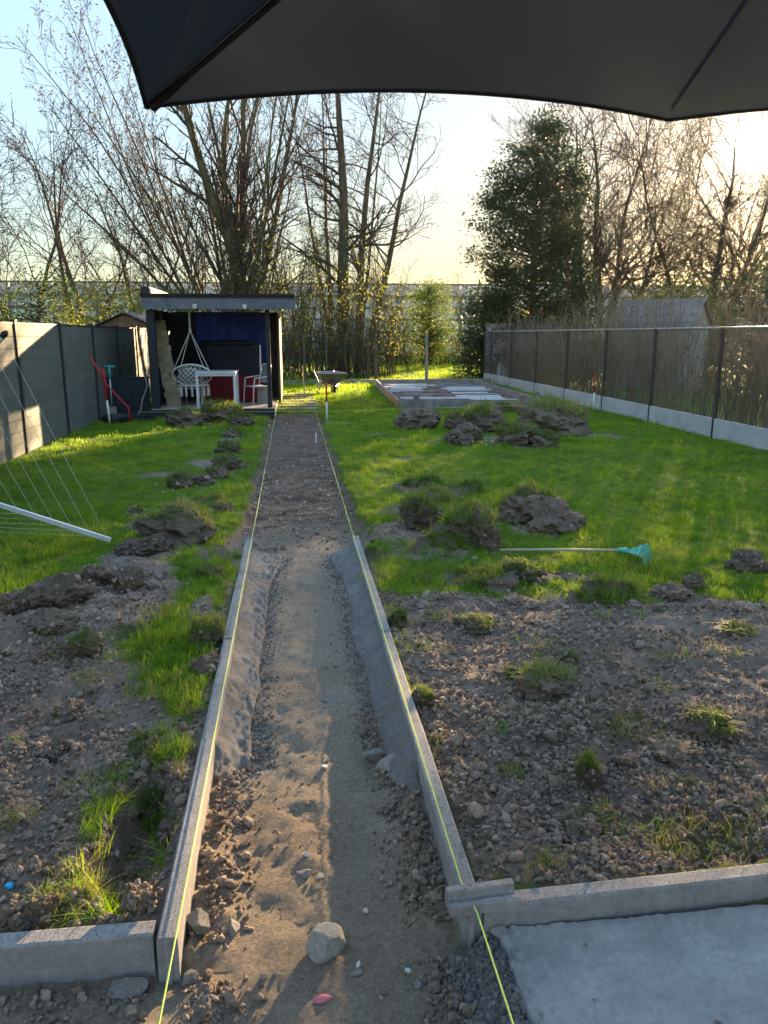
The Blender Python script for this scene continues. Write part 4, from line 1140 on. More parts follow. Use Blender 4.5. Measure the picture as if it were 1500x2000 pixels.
# ------------------------------------------------------------------ strings
def string(name, pts, rad, label):
    P = []
    for a, b in zip(pts[:-1], pts[1:]):
        a = np.array(a); b = np.array(b)
        for u in np.linspace(0, 1, 12)[: (12 if b is pts[-1] else 12)]:
            P.append(a + (b - a) * u)
    o = MB().tube(np.array(P), rad, 5).build(name, M['string'])
    return tag(o, label, 'string')
string('guide_string', [(-0.336, 0.6, 0.064), (-0.338, 16.4, 0.07)], 0.0023, 'yellow guide string stretched along the left kerb towards the shelter')
string('guide_string', [(0.452, 0.6, 0.080), (0.452, 1.72, 0.080)] + [(0.440, 1.86, 0.064), (0.440, 5.85, 0.062), (0.46, 16.6, 0.07)], 0.0023, 'yellow guide string stretched along the right kerb')
string('cross_string', [(-2.9, 15.0, 0.16), (0.64, 14.6, 0.17), (6.41, 15.8, 0.17)], 0.0022, 'thin string stretched across the garden between the marker stakes')

# ------------------------------------------------------------------ marker stakes and pegs
def stake(x, y, h, label, r=0.016, lean=0.0, split=0.5):
    o = thing('marker_stake', label, 'stake', (x, y, gz1(x, y) - 0.03))
    o.rotation_euler = (0, lean, 0)
    MB().tube([(0, 0, 0), (0, 0, h * split)], r, 8).build('lower_half', M['white_paint'], o, True)
    MB().tube([(0, 0, h * split + 0.001), (0, 0, h - 0.015), (0, 0, h)], [r, r, r * 0.5], 8).build('upper_half', M['red_paint'], o, True)
stake(0.63, 14.52, 0.75, 'red and white marker stake in front of the wheelbarrow')
stake(6.30, 15.7, 0.84, 'red and white marker stake near the right wire fence')
stake(-3.28, 14.35, 1.02, 'red and white stake leaning at the left fence under the red pipe', 0.02, -0.04, 0.45)
def peg(x, y, h, w, label, name='wooden_peg', mat='wood_grey', lean=0.0):
    m = MB(); m.prism([(-w / 2, -w / 2, 0), (w / 2, -w / 2, 0), (w / 2, w / 2, 0), (-w / 2, w / 2, 0)], (0, 0, -0.05), (lean * h, 0, h))
    m.prism([(-w / 2 + .004, -w / 2 + .004, 0), (w / 2 - .004, -w / 2 + .004, 0), (w / 2 - .004, w / 2 - .004, 0), (-w / 2 + .004, w / 2 - .004, 0)], (lean * h, 0, h), (lean * h, 0, h + 0.004))
    o = m.build(name, M[mat]); o.location = (x, y, gz1(x, y)); return tag(o, label, 'peg')
peg(0.35, 12.05, 0.16, 0.02, 'thin pale peg in the cut strip beside the right guide string', mat='white_paint')
peg(0.33, 21.0, 0.75, 0.035, 'tall thin wooden stick at the end of the path left of the wheelbarrow', 'wooden_stick', 'wood_pole', -0.06)
peg(4.95, 16.45, 0.28, 0.12, 'square wooden peg at the right front corner of the timber frame')
peg(2.63, 16.42, 0.31, 0.12, 'square wooden peg at the front of the timber frame, left side')
peg(5.45, 16.9, 0.34, 0.09, 'pale peg just outside the right front corner of the timber frame')
peg(5.35, 20.5, 0.42, 0.05, 'thin dark peg on the right side of the timber frame')
peg(2.62, 26.9, 1.5, 0.09, 'weathered post by the tree trunks at the back boundary, left of a pair', 'wooden_post', 'post_brown')
peg(2.85, 26.6, 1.25, 0.13, 'mossy thick post by the tree trunks at the back boundary, right of a pair', 'wooden_post', 'bark')
peg(4.34, 25.05, 1.62, 0.085, 'lone grey post standing at the back timber edge', 'wooden_post')
peg(0.40, 25.3, 1.6, 0.09, 'grey post in front of the thicket behind the garden path', 'wooden_post', 'bark')
peg(1.15, 26.0, 1.35, 0.05, 'slender post in the thicket behind the wheelbarrow', 'wooden_post', 'bark')

# ------------------------------------------------------------------ timber frame on the lawn (raised base filled with boards)
FA = 0.045
fr = thing('timber_frame', 'large rectangular frame of grey boards laid on the lawn for a shed base', 'timber frame', (2.28, 16.6, 0), -FA)
FW, FL, FH = 3.15, 7.95, 0.20
for a_, b_ in (((0, 0), (FW, 0)), ((0, FL), (FW, FL))):
    MB().box(((a_[0] + b_[0]) / 2, a_[1], FH / 2 - 0.02), (FW, 0.045, FH + 0.04)).build('frame_board', M['wood_grey'], fr)
for x_ in (0, FW):
    for s in range(3):
        y0 = 0.03 + s * (FL - 0.06) / 3
        MB().box((x_, y0 + (FL - 0.06) / 6, FH / 2 - 0.02), (0.045, (FL - 0.06) / 3 - 0.008, FH + 0.04)).build('frame_board', M['wood_grey'], fr)
M['liner'] = simple('pale_liner', (0.5, 0.52, 0.53), (0.66, 0.67, 0.68), 6, 0.6, 0.3)
M['red_earth'] = simple('red_brown_fill', (0.14, 0.075, 0.055), (0.23, 0.13, 0.095), 5, 0.9, 0.5)
MB().box((FW / 2, FL / 2, 0.02), (FW - 0.06, FL - 0.06, 0.04)).build('fill', M['red_earth'], fr)
r = random.Random(4)
for k in range(17):
    y_ = 0.3 + k * 0.45 + r.uniform(-0.1, 0.1)
    for c_ in range(2):
        x0 = 0.1 + c_ * 1.5 + r.uniform(0, 0.35); L_ = r.uniform(0.8, 1.45)
        a_ = r.uniform(-0.05, 0.05)
        MB().box((0, 0, 0), (min(L_, FW - 0.1 - x0), r.uniform(0.12, 0.24), 0.035), rotz(a_)).build('loose_board', M['wood_grey'] if r.random() < 0.5 else M['liner'], fr).location = (x0 + L_ / 2 if x0 + L_ < FW - 0.1 else (x0 + FW - 0.1) / 2, y_, 0.06 + r.uniform(0, 0.03) + 0.004 * k * 0)
tag(MB().box((0, 0, 0.02), (0.5, 0.05, 0.03)).build('red_batten', M['red_earth']), 'reddish batten lying at the left corner of the timber frame', 'batten').location = (2.0, 17.1, gz1(2.0, 17.1))

# ------------------------------------------------------------------ back edge timbers and path sleepers
for k, (x0, x1, y_, z_, lab) in enumerate(((-0.2, 1.6, 25.4, 0.10, 'low timber edging at the back of the lawn behind the wheelbarrow'), (1.65, 4.2, 25.35, 0.12, 'low timber edging at the back of the lawn, middle length'), (4.3, 7.2, 25.2, 0.14, 'low timber edging at the back of the lawn nearest the right fence'))):
    tag(MB().box(((x0 + x1) / 2, y_, z_ / 2), (x1 - x0 - 0.03, 0.08, z_ + 0.06)).build('edging_timber', M['wood_grey']), lab, 'edging', 'low timber edging at the back of the lawn')
for k in range(7):
    y_ = 16.75 + k * 0.72
    tag(MB().box((0.13 + 0.03 * (k % 2), y_, 0.01), (0.82, 0.24, 0.06)).build('path_sleeper', M['wood_grey']),
        ['sleeper nearest the dug path', 'second sleeper beyond the dug path', 'third sleeper beyond the dug path', 'middle sleeper of the stepping row beside the shelter', 'fifth sleeper beyond the dug path', 'last but one sleeper of the stepping row', 'last sleeper of the stepping row before the back edge'][k], 'sleeper', 'sleepers laid as steps in the grass')
    M

# ------------------------------------------------------------------ rake
rk = thing('leaf_rake', 'green leaf rake with a long pale wooden handle lying on the right lawn', 'rake', (0, 0, 0))
za, zb = gz1(1.47, 5.28) + 0.05, gz1(2.32, 5.14) + 0.06
MB().tube([(1.47, 5.265, za), (1.9, 5.2, (za + zb) / 2 + 0.004), (2.34, 5.135, zb)], 0.010, 8).build('handle', M['wood_pole'], rk, True)
hd = MB()
d = np.array([0.86, -0.5, 0]); d /= np.linalg.norm(d); n_ = np.array([0.5, 0.86, 0])
hub = np.array([2.33, 5.14, zb])
m = MB(); m.tube([hub - d * 0.02, hub + d * 0.05], [0.018, 0.026], 8); m.build('socket', M['green_plastic'], rk, True)
for k in range(13):
    q = (k - 6) / 6
    p0 = hub + d * 0.05 + n_ * q * 0.025
    p1 = hub + d * (0.20 - 0.03 * abs(q)) + n_ * q * 0.19 + np.array([0, 0, 0.02])
    p2 = hub + d * (0.225 - 0.03 * abs(q)) + n_ * q * 0.205 + np.array([0, 0, -0.035])
    MB().tube([p0, (p0 + p1) / 2, p1, p2], [0.0045, 0.0042, 0.004, 0.003], 5).build('tine', M['green_plastic'], rk)
MB().tube([hub + d * 0.13 + n_ * q * 0.125 + np.array([0, 0, 0.018]) for q in np.linspace(-1, 1, 7)], 0.006, 5).build('brace', M['green_plastic'], rk)

# ------------------------------------------------------------------ wheelbarrow
wbx = thing('wheelbarrow', 'grey green wheelbarrow parked on the grass at the end of the path', 'wheelbarrow', (1.05, 21.6, gz1(1.05, 21.6)), 0.15)
m = MB()
o4 = np.array([[-.36, -.42, .56], [.36, -.42, .56], [.30, .48, .56], [-.30, .48, .56]]); i4 = np.array([[-.22, -.2, .26], [.22, -.2, .26], [.2, .3, .26], [-.2, .3, .26]])
i5 = i4 * np.array([.97, .97, 1]) + np.array([0, 0, .012]); o5 = o4 * np.array([.965, .965, 1])
m.add(np.concatenate([o4, i4, i5, o5]), [[0, 1, 5, 4], [1, 2, 6, 5], [2, 3, 7, 6], [3, 0, 4, 7], [7, 4, 5, 6][::-1]], [[12, 8, 9, 13], [13, 9, 10, 14], [14, 10, 11, 15], [15, 11, 8, 12], [8, 11, 10, 9], [0, 12, 13, 1], [1, 13, 14, 2], [2, 14, 15, 3], [3, 15, 12, 0]])
m.build('tray', M['barrow'], wbx)
MB().tube([*o4, o4[0]], 0.014, 6).build('rim', M['metal'], wbx)
a_ = np.linspace(0, 2 * pi, 19)
w_ = MB().tube(np.stack([a_ * 0, 0.17 * np.cos(a_) - 0.42, 0.17 * np.sin(a_) + 0.2], 1), 0.045, 8, False).build('tyre', M['rubber'], wbx, True)
MB().tube([(-.03, -.42, .2), (.03, -.42, .2)], 0.11, 12).build('rim_disc', M['metal'], w_)
for s in (-1, 1):
    MB().tube([(s * .06, -.46, .2), (s * .24, .0, .245), (s * .26, .4, .28), (s * .29, .95, .56)], 0.017, 6).build('handle', M['metal'], wbx)
    MB().tube([(s * .24, .1, .25), (s * .27, .34, -.02), (s * .26, .42, .28)], 0.014, 6).build('leg', M['metal'], wbx)

# ------------------------------------------------------------------ left fence: composite boards between dark posts
FX = -3.63
lf = thing('board_fence', 'left garden fence of grey brown horizontal boards between dark posts', 'fence', (FX, 0, 0))
py = [0.7, 2.75, 4.8, 6.85, 8.9, 10.93, 12.95, 15.0, 17.05, 19.1, 21.2]
FTOP = 1.70
for y_ in py:
    p_ = MB().box((0, y_, FTOP / 2 + 0.01), (0.075, 0.075, FTOP + 0.10)).build('post', M['post_dark'], lf)
    MB().box((0, y_, FTOP + 0.068), (0.088, 0.088, 0.014)).build('cap', M['post_dark'], p_)
bmesh_ = None
nb = 11; bh = FTOP / nb
for a_, b_ in zip(py[:-1], py[1:]):
    L_ = b_ - a_ - 0.078
    if bmesh_ is None:
        mb = MB(); h = bh - 0.004
        mb.prism([(-.012, 0, 0.0015), (-.0105, 0, 0), (.0105, 0, 0), (.012, 0, 0.0015), (.012, 0, h - .0015), (.0105, 0, h), (-.0105, 0, h), (-.012, 0, h - .0015)], (0, -0.5, 0), (0, 0.5, 0))
        bmesh_ = mb.mesh('board'); bmesh_.materials.append(M['composite'])
    for k in range(nb):
        o = link('board', bmesh_, lf); o.location = (0, (a_ + b_) / 2, k * bh + 0.012); o.scale = (1, L_, 1)
    MB().box((0, (a_ + b_) / 2, FTOP + 0.026), (0.04, L_, 0.03)).build('top_rail', M['post_dark'], lf)
# low dark panel between fence and shelter
lp = thing('low_fence', 'low dark boarded panel joining the left fence to the shelter', 'panel', (-3.2, 15.75, 0))
MB().box((0, 0.020, 0.38), (0.80, 0.010, 0.74)).build('panel_leak_stop', M['black_wood'], lp)  # added sheet that blocks sun slits between the boards
for k in range(5):
    MB().box((0, 0, 0.075 + k * 0.148), (0.80, 0.028, 0.142)).build('board', M['black_wood'], lp)
MB().box((0, -0.002, 0.765), (0.84, 0.05, 0.03)).build('cap_rail', M['black_wood'], lp)
o = tag(MB().tube([(-3.0, 15.4, 0.06), (-2.93, 15.45, 0.15), (-2.90, 15.5, 0.35), (-2.86, 15.55, 0.45)] + [(-2.80, 15.58, 0.62), (-2.83, 15.57, 0.8)], 0.012, 6).build('garden_hose', M['rail'], None, True), 'grey hose with a tap hanging down at the left post of the shelter', 'hose')
# leaning tools at the fence
MB().tube([(-3.52, 14.3, 1.22), (-3.30, 14.40, 0.72), (-3.05, 14.5, 0.38), (-2.97, 14.5, 0.30), (-2.95, 14.5, 0.02)], 0.015, 8).build('red_pipe', M['red_paint'], None, True)
tag(bpy.data.objects['red_pipe'], 'long red pipe with a bent end leaning on the left fence', 'pipe')
sp = thing('spade', 'grey shafted spade with a turquoise T grip standing by the left fence', 'spade', (-3.36, 14.95, 0.0)); sp.rotation_euler = (0.05, 0.02, 0)
MB().tube([(0, 0, 0.25), (0, 0, 0.80)], 0.016, 8).build('shaft', M['metal'], sp, True)
MB().tube([(0, 0, 0.801), (0, 0, 1.0)], 0.024, 8).build('sleeve', M['teal'], sp, True)
MB().tube([(-.10, 0, 1.01), (.10, 0, 1.01)], 0.019, 8).build('grip', M['teal'], sp, True)
MB().box((0, 0, 0.14), (0.16, 0.012, 0.26)).build('blade', M['metal'], sp)
m = MB(); V, F = rock_vf(3, 77, 0.3, 0.4, 0.5); m.add(V * np.array([0.33, 0.2, 0.13]), F)
o = m.build('plastic_sack', M['rubber'], None, True); o.location = (-3.22, 14.55, 0.08); tag(o, 'dark slumped plastic sack at the foot of the left fence', 'sack')
tag(MB().box((-3.05, 15.05, 0.05), (0.9, 0.06, 0.10)).build('edging_board', M['black_wood']), 'dark edging board on the ground under the low panel', 'board')

# rotary clothes airer, folded over to the left
ca = thing('clothes_airer', 'silver rotary clothes airer with strung lines tipped over on the left lawn', 'clothes airer', (0, 0, 0))
T1 = np.array([-1.42, 5.93, 0.04]); HUB = np.array([-3.05, 6.05, 0.62]); T2 = np.array([-1.93, 5.62, 1.60]); T3 = np.array([-3.3, 6.7, 0.02])
T2 = np.array([-1.885, 5.5, 1.585])
up_ = np.array([0.1, 0.4, 0.9])
MB().bar(HUB, T1, 0.022, 0.034).build('arm', M['alu'], ca)
MB().bar(HUB, T2, 0.022, 0.034).build('arm', M['alu'], ca)
MB().bar(HUB, T3, 0.022, 0.034).build('arm', M['alu'], ca)
MB().bar(HUB + np.array([0, 0, 0.16]), HUB + (T1 - HUB) * 0.42 + np.array([0, 0, 0.015]), 0.014, 0.02).build('strut', M['alu'], ca)
MB().tube([HUB + np.array([0, 0, 0.45]), HUB - np.array([0.1, 0, 0.62])], 0.026, 10).build('mast', M['alu'], ca, True)
tv = (T2 - HUB) / np.linalg.norm(T2 - HUB)
MB().tube([T2 - tv * 0.03, T2, T2 + tv * 0.025], [0.020, 0.023, 0.012], 8).build('tip_cap', M['rubber'], ca, True)
ln = MB()
for u in np.linspace(0.34, 0.985, 9):
    a_ = HUB + (T1 - HUB) * u + np.array([0, 0, 0.018]); b_ = HUB + (T2 - HUB) * u; c_ = HUB + (T3 - HUB) * u
    s_ = np.linspace(0, 1, 9)[:, None]
    MB().tube(a_ + (b_ - a_) * s_ - np.array([0, 0, 1]) * (0.05 * s_ * (1 - s_)), 0.0014, 4).build('line', M['line'], ca)
    MB().tube(a_ + (c_ - a_) * s_ - np.array([0, 0, 1]) * (0.04 * s_ * (1 - s_)), 0.0014, 4).build('line', M['line'], ca)

# ------------------------------------------------------------------ right fence: wire mesh on concrete base planks
RX = 6.62
rf = thing('wire_fence', 'right garden fence of brown wire mesh on posts above concrete planks', 'fence', (RX, 0, 0))
ry = [-3.0, -0.6, 1.8, 4.3, 6.75, 9.15, 11.5, 13.75, 16.0, 18.35, 20.75, 23.2, 25.6, 26.5]
MT = 1.66
for y_ in ry:
    MB().box((0, y_, MT / 2), (0.055, 0.055, MT + 0.06)).build('post', M['post_brown'], rf)
pl_me = {}
for k, (a_, b_) in enumerate(zip(ry[:-1], ry[1:])):
    MB().box((-0.005, (a_ + b_) / 2, 0.10), (0.045, b_ - a_ - 0.012, 0.38)).build('concrete_plank', M['plank'], rf)
MB().tube([(0, y_, MT + 0.02) for y_ in ry], 0.021, 8).build('top_rail', M['rail'], rf, True)
ww = MB()
y0, y1, z0, z1 = ry[0], ry[-1], 0.30, MT
H_ = z1 - z0; step = 0.062
st = np.arange(y0 - H_, y1, step)
for s in (1, -1):
    P0 = np.stack([np.full(len(st), 0.022 * 0.0 + 0.03 * 0), st, np.full(len(st), z0)], 1); P1 = P0 + np.array([0, H_, H_])
    # clip to the fence
    t0 = np.clip((y0 - P0[:, 1]) / H_, 0, 1); t1 = np.clip((y1 - P0[:, 1]) / H_, 0, 1)
    A_ = P0 + (P1 - P0) * t0[:, None]; B_ = P0 + (P1 - P0) * t1[:, None]
    if s < 0:
        A_[:, 2] = z0 + z1 - A_[:, 2]; B_[:, 2] = z0 + z1 - B_[:, 2]
    A_[:, 0] += s * 0.002; B_[:, 0] += s * 0.002
    k_ = t1 - t0 > 0.02
    Pp = np.stack([A_[k_], B_[k_]], 1)
    V, F = tubes_np(Pp, np.full(Pp.shape[:2], 0.0014), 3); ww.add(V, F)
o = ww.build('wire_mesh', M['wire'], rf); kind(o, 'stuff')
# slatted board panel behind the far corner
bp = thing('board_fence', 'grey panel of wide horizontal boards standing behind the far end of the wire fence', 'fence panel', (6.75, 26.75, 0))
for k in range(7):
    MB().box((1.15, 0, 0.26 + k * 0.262), (2.2, 0.03, 0.245)).build('board', M['wood_grey'], bp)
for x_ in (0.0, 2.3): MB().box((x_, 0.0, 0.98), (0.09, 0.09, 2.0)).build('post', M['wood_grey'], bp)
tag(MB().box((7.3, 26.55, 0.32), (0.42, 0.05, 0.7)).build('concrete_slab', M['plank']), 'pale concrete slab leaning before the board panel in the far corner', 'slab')

# ------------------------------------------------------------------ open garden shelter
sh = thing('garden_shelter', 'black open fronted garden shelter with a flat roof and raised deck', 'shelter', (0, 0, 0))
X0, X1, Y0, Y1 = -2.75, -0.38, 15.6, 18.05
DZ = 0.16
Y2 = 20.4   # back of the closed room behind the open part
for k in range(13):
    w_ = (Y1 - Y0) / 13
    MB().box(((X0 + X1) / 2, Y0 + (k + .5) * w_, DZ - 0.014), (X1 - X0, w_ - 0.006, 0.028)).build('deck_board', M['deck'], sh)
MB().box(((X0 + X1) / 2, Y0 - 0.016, 0.055), (X1 - X0 + 0.03, 0.028, 0.17)).build('step_board', M['black_wood'], sh)
MB().box((X1 + 0.018, (Y0 + Y1) / 2, 0.055), (0.028, Y1 - Y0 - 0.1, 0.17)).build('side_board', M['deck'], sh)
MB().box((X0 + 0.08, Y0 + 0.09, 1.10), (0.15, 0.15, 1.90)).build('post', M['black_wood'], sh)
MB().box((X1 - 0.07, Y0 + 0.06, 1.10), (0.085, 0.085, 1.90)).build('post', M['black_wood'], sh)
# left wall, back wall: boards
for k in range(9):
    z_ = DZ + 0.005 + (k + .5) * 0.21
    MB().box((X0 + 0.02, (Y0 + Y2) / 2 + 0.1, z_), (0.03, Y2 - Y0 - 0.25, 0.204)).build('wall_board', M['black_wood'], sh)
    MB().box(((X0 + X1) / 2 + 0.05, Y1 - 0.02, z_), (X1 - X0 - 0.05, 0.03, 0.204)).build('wall_board', M['black_wood'], sh)
MB().box((X0 + 0.045, (Y0 + Y2) / 2 + 0.1, 1.12), (0.012, Y2 - Y0 - 0.3, 1.9)).build('wall_leak_stop', M['black_wood'], sh)  # added sheet, stops light leaking through the left wall boards
MB().box((X1 + 0.068, (Y0 + 1.78 + Y2) / 2, 1.1), (0.010, Y2 - Y0 - 1.82, 1.88)).build('wall_leak_stop', M['black_wood'], sh)  # added sheet, closes the right wall gaps against light
MB().box(((X0 + X1) / 2 + 0.1, Y1 + 0.012, 1.12), (X1 - X0 - 0.06, 0.012, 1.9)).build('wall_leak_stop', M['black_wood'], sh)  # added sheet, keeps light out of the back wall gaps
MB().box(((X0 + X1) / 2 + 0.05, Y2 - 0.03, 1.12), (X1 - X0 - 0.02, 0.03, 2.0)).build('rear_wall', M['black_wood'], sh)
# short return wall at the back right, outer face toned pine for the orange sunlight on it
for k in range(16):
    MB().box((X1 + 0.09, Y0 + 1.83 + k * 0.185, 1.08), (0.03, 0.178, 1.92)).build('wall_board', M['black_wood'], sh)
MB().box((X1 + 0.122, (Y0 + 1.75 + Y2) / 2, 1.06), (0.028, Y2 - Y0 - 1.75, 1.90)).build('sun_toned_cladding', M['wood_new'], sh)
# roof
RZ = 2.06
MB().box(((X0 + 0.06) / 2 - 0.01, (Y0 + Y2) / 2 - 0.02, 2.245), (0.06 - X0 + 0.03, Y2 - Y0 + 0.36, 0.035)).build('roof_deck', M['wood_new'], sh)
MB().box(((X0 + 0.06) / 2 - 0.005, (Y0 + Y2) / 2 - 0.03, 2.30), (0.06 - X0 + 0.06, Y2 - Y0 + 0.42, 0.07)).build('roof_felt', M['roof_felt'], sh)
fb = MB().box(((X0 + 0.06) / 2, Y0 - 0.20, 2.155), (0.06 - X0 + 0.02, 0.035, 0.205)).build('fascia_board', M['fascia'], sh)
MB().box((0.075, (Y0 + Y2) / 2, 2.155), (0.03, Y2 - Y0 + 0.36, 0.205)).build('fascia_board', M['fascia'], sh)
for k in range(6):
    MB().box((X0 + 0.25 + k * 0.45, (Y0 + Y1) / 2, 2.17), (0.045, Y1 - Y0 + 0.2, 0.11)).build('roof_beam', M['black_wood'], sh)
MB().box((X0 + 0.04, (Y0 + Y2) / 2, 2.36), (0.16, Y2 - Y0 + 0.2, 0.20)).build('parapet', M['black_wood'], sh)
MB().box((X0 + 0.135, (Y0 + Y1) / 2 - 0.02, 2.385), (0.03, Y1 - Y0 + 0.16, 0.10)).build('parapet_lining', M['wood_new'], sh)
for x_ in (-1.79, -0.86):
    l_ = MB().box((x_, Y0 - 0.235, 2.11), (0.075, 0.04, 0.065)).build('wall_lamp', M['metal'], sh)
    MB().box((x_, Y0 - 0.235, 2.068), (0.06, 0.03, 0.016)).build('lens', M['white'], l_)
MB().tube([(0.11, Y0 - 0.15, 2.14), (0.115, Y0 - 0.15, 2.08), (0.07, Y0 - 0.14, 2.04)], 0.022, 8).build('rain_spout', M['white'], sh, True)
MB().tube([(X0 + 0.24, Y0 + 0.3, 2.0), (X0 + 0.24, Y0 + 0.3, 1.84)], 0.035, 10).build('speaker', M['rubber'], sh)

# blue tarp hung on the back wall
nu, nv = 60, 24
u, v = np.meshgrid(np.linspace(0, 1, nu), np.linspace(0, 1, nv))
tx = -2.10 + 1.62 * u; tz = 2.05 - 1.35 * v
ty = Y1 - 0.09 + 0.022 * np.sin(u * 46 + 2 * np.sin(v * 3)) * (0.4 + v) + 0.012 * fbm(np.stack([u.ravel() * 7, v.ravel() * 3], 1), 3).reshape(u.shape)
i, j = np.meshgrid(np.arange(nv - 1), np.arange(nu - 1), indexing='ij'); a = (i * nu + j).ravel()
q = np.stack([a, a + 1, a + nu + 1, a + nu], 1); n_ = nu * nv
V = np.stack([tx, ty, tz], -1).reshape(-1, 3)
me = to_mesh('blue_tarp', np.concatenate([V, V + np.array([0, .004, 0])]), [q, q[:, ::-1] + n_], True); me.materials.append(M['tarp'])
tag(link('blue_tarp', me), 'dark blue tarp hung across the back wall of the shelter', 'tarp')

# covered tub standing on red panels
tub = thing('covered_tub', 'bulky tub under a shiny navy cover standing on a red base inside the shelter', 'tub', (-1.34, 17.42, DZ))
def rounded_box(cx, cy, z0, z1, sx, sy, r, nz=10, wob=0.0, seed=0):
    a = np.linspace(0, 2 * pi, 48, endpoint=False)
    p = 5.0
    ux = np.sign(np.cos(a)) * np.abs(np.cos(a)) ** (2 / p); uy = np.sign(np.sin(a)) * np.abs(np.sin(a)) ** (2 / p)
    V = []
    zz = list(np.linspace(z0, z1 - r, nz)) + [z1 - r * (1 - sin(q)) for q in np.linspace(0.25, pi / 2, 6)]
    ins = [0] * nz + [r * (1 - cos(q)) for q in np.linspace(0.25, pi / 2, 6)]
    for z_, i_ in zip(zz, ins):
        w_ = 1 + wob * vnoise(np.stack([a * 5 + seed, np.full(48, z_ * 2)], 1))
        V.append(np.stack([cx + (sx / 2 - i_) * ux * w_, cy + (sy / 2 - i_) * uy * w_, np.full(48, z_)], 1))
    k = len(V); V.append(np.array([[cx, cy, z1 + 0.015]]))
    V = np.concatenate(V)
    i, j = np.meshgrid(np.arange(k - 1), np.arange(48), indexing='ij'); i = i.ravel(); j = j.ravel(); j2 = (j + 1) % 48
    Q = np.stack([i * 48 + j, i * 48 + j2, (i + 1) * 48 + j2, (i + 1) * 48 + j], 1)
    j = np.arange(48); T = np.stack([(k - 1) * 48 + j, (k - 1) * 48 + (j + 1) % 48, np.full(48, k * 48)], 1)
    return V, Q, T
m = MB(); V, Q, T = rounded_box(0, 0, 0.60, 1.26, 1.30, 1.05, 0.11, 12, 0.02, 3); m.add(V, Q, T); m.build('cover', M['cover'], tub, True)
m = MB(); V, Q, T = rounded_box(0, 0, 1.225, 1.30, 1.22, 0.99, 0.04, 3, 0.01, 8); m.add(V, Q, T); m.build('lid', M['cover'], tub, True)
for k in range(3):
    MB().box((-0.43 + k * 0.43, -0.43, 0.31), (0.424, 0.03, 0.57)).build('base_panel', M['red'], tub)
for s in (-1, 1): MB().box((s * 0.66, 0.02, 0.31), (0.03, 0.9, 0.57)).build('base_panel', M['red'], tub)
MB().box((0, 0.02, 0.59), (1.34, 0.96, 0.03)).build('base_top', M['black_wood'], tub)
for k, y_ in enumerate((-0.15, -0.02, 0.14)):
    MB().tube([(0.665, -0.3 + 0.14 * k, 0.66), (0.67, -0.3 + 0.14 * k, 1.2)], 0.012, 6).build('strap', M['rope'], tub)
tag(MB().box((-0.62, 16.62, DZ + 0.185), (0.22, 0.18, 0.37)).build('grey_bin', M['grey_textile']), 'small grey box on the deck under the right hand chair', 'box')

# woven panel leaning at the left wall
wp = thing('woven_panel', 'tall panel of overlapping tan woven strips leaning on the left wall of the shelter', 'woven panel', (-2.40, 16.15, DZ))
wp.rotation_euler = (0, R(-7.5), 0)
for k in range(17):
    MB().box((0.012 * (k % 2), 0, 0.05 + k * 0.1), (0.26 + 0.02 * ((k * 7) % 3), 0.03, 0.106), rotz(0.03 * ((k * 5) % 3 - 1))).build('strip', M['wicker'], wp)
    MB().box((0.012 * (k % 2) + (-0.07 if k % 2 else 0.06), -0.020, 0.05 + k * 0.1), (0.10, 0.012, 0.085)).build('cross_strip', M['wicker'], wp)
tag(MB().tube([(-1.86, 17.3, DZ), (-1.80, 17.55, 1.45)], 0.014, 8).build('broom_handle', M['wood_pole'], None, True), 'plain wooden broom handle leaning behind the hanging chair ropes', 'stick')

# hanging chair
hc = thing('hanging_chair', 'white knotted hanging chair on ropes from the shelter roof', 'hanging chair', (-2.0, 16.15, 0))
top = np.array([0, 0.02, 2.12]); knot = np.array([0.0, 0.0, 1.66])
t_ = np.linspace(0, 1, 14)[:, None]
for s in (0, pi):
    MB().tube(top + (knot - top) * t_ + np.concatenate([0.014 * np.cos(t_ * 22 + s), 0.014 * np.sin(t_ * 22 + s), 0 * t_], 1), 0.011, 6).build('hanging_rope', M['rope'], hc, True)
MB().lathe([(0.0, -0.05), (0.028, -0.03), (0.032, 0.0), (0.026, 0.03), (0.0, 0.05)], knot, 10).build('knot', M['rope'], hc, True)
# back hoop: tilted ellipse; seat hoop: horizontal circle
th = np.linspace(0, 2 * pi, 41)
def back_hoop(a): return np.stack([0.385 * np.cos(a), -0.22 - 0.05 * np.sin(a) * 0 + (0.30) * (1 - (np.sin(a) * .5 + .5)), 0.785 + 0.215 * np.sin(a)], -1)
def seat_hoop(a): return np.stack([0.30 * np.cos(a), 0.10 + 0.28 * np.sin(a), np.full_like(a, 0.58)], -1)
MB().tube(back_hoop(th), 0.017, 8, False).build('back_hoop', M['rope'], hc, True)
MB().tube(seat_hoop(th), 0.019, 8, False).build('seat_hoop', M['rope'], hc, True)
# the net: bowl facing the garden, two families of crossing cords
def bowl(u, v):
    """u across -1..1, v 0 (top rim) .. 1 (seat rim, front)"""
    w_ = 0.37 * np.sqrt(np.clip(1 - (1 - v * 0.72 - 0.12) ** 2, 0.04, 1)) * (1 - 0.18 * v)
    x = u * w_ * 1.0
    y = -0.20 - 0.10 * np.sin(pi * np.clip(v, 0, 1)) * (1 - 0.5 * u * u) + 0.18 * u * u + 0.02
    z = 1.0 - 0.42 * v - 0.03 * u * u
    return np.stack([x, y, z], -1)
net = MB()
for k in range(-9, 10, 2):
    for s in (1, -1):
        vv = np.linspace(0, 1, 18); uu = k / 5.5 + s * (vv - 0.5) * 1.6
        ok = np.abs(uu) <= 1.0
        if ok.sum() > 2: net.tube(bowl(uu[ok], vv[ok]) + np.array([0, 0.004 * s, 0]), 0.0072, 4)
kind(net.build('net', M['rope'], hc), 'stuff')
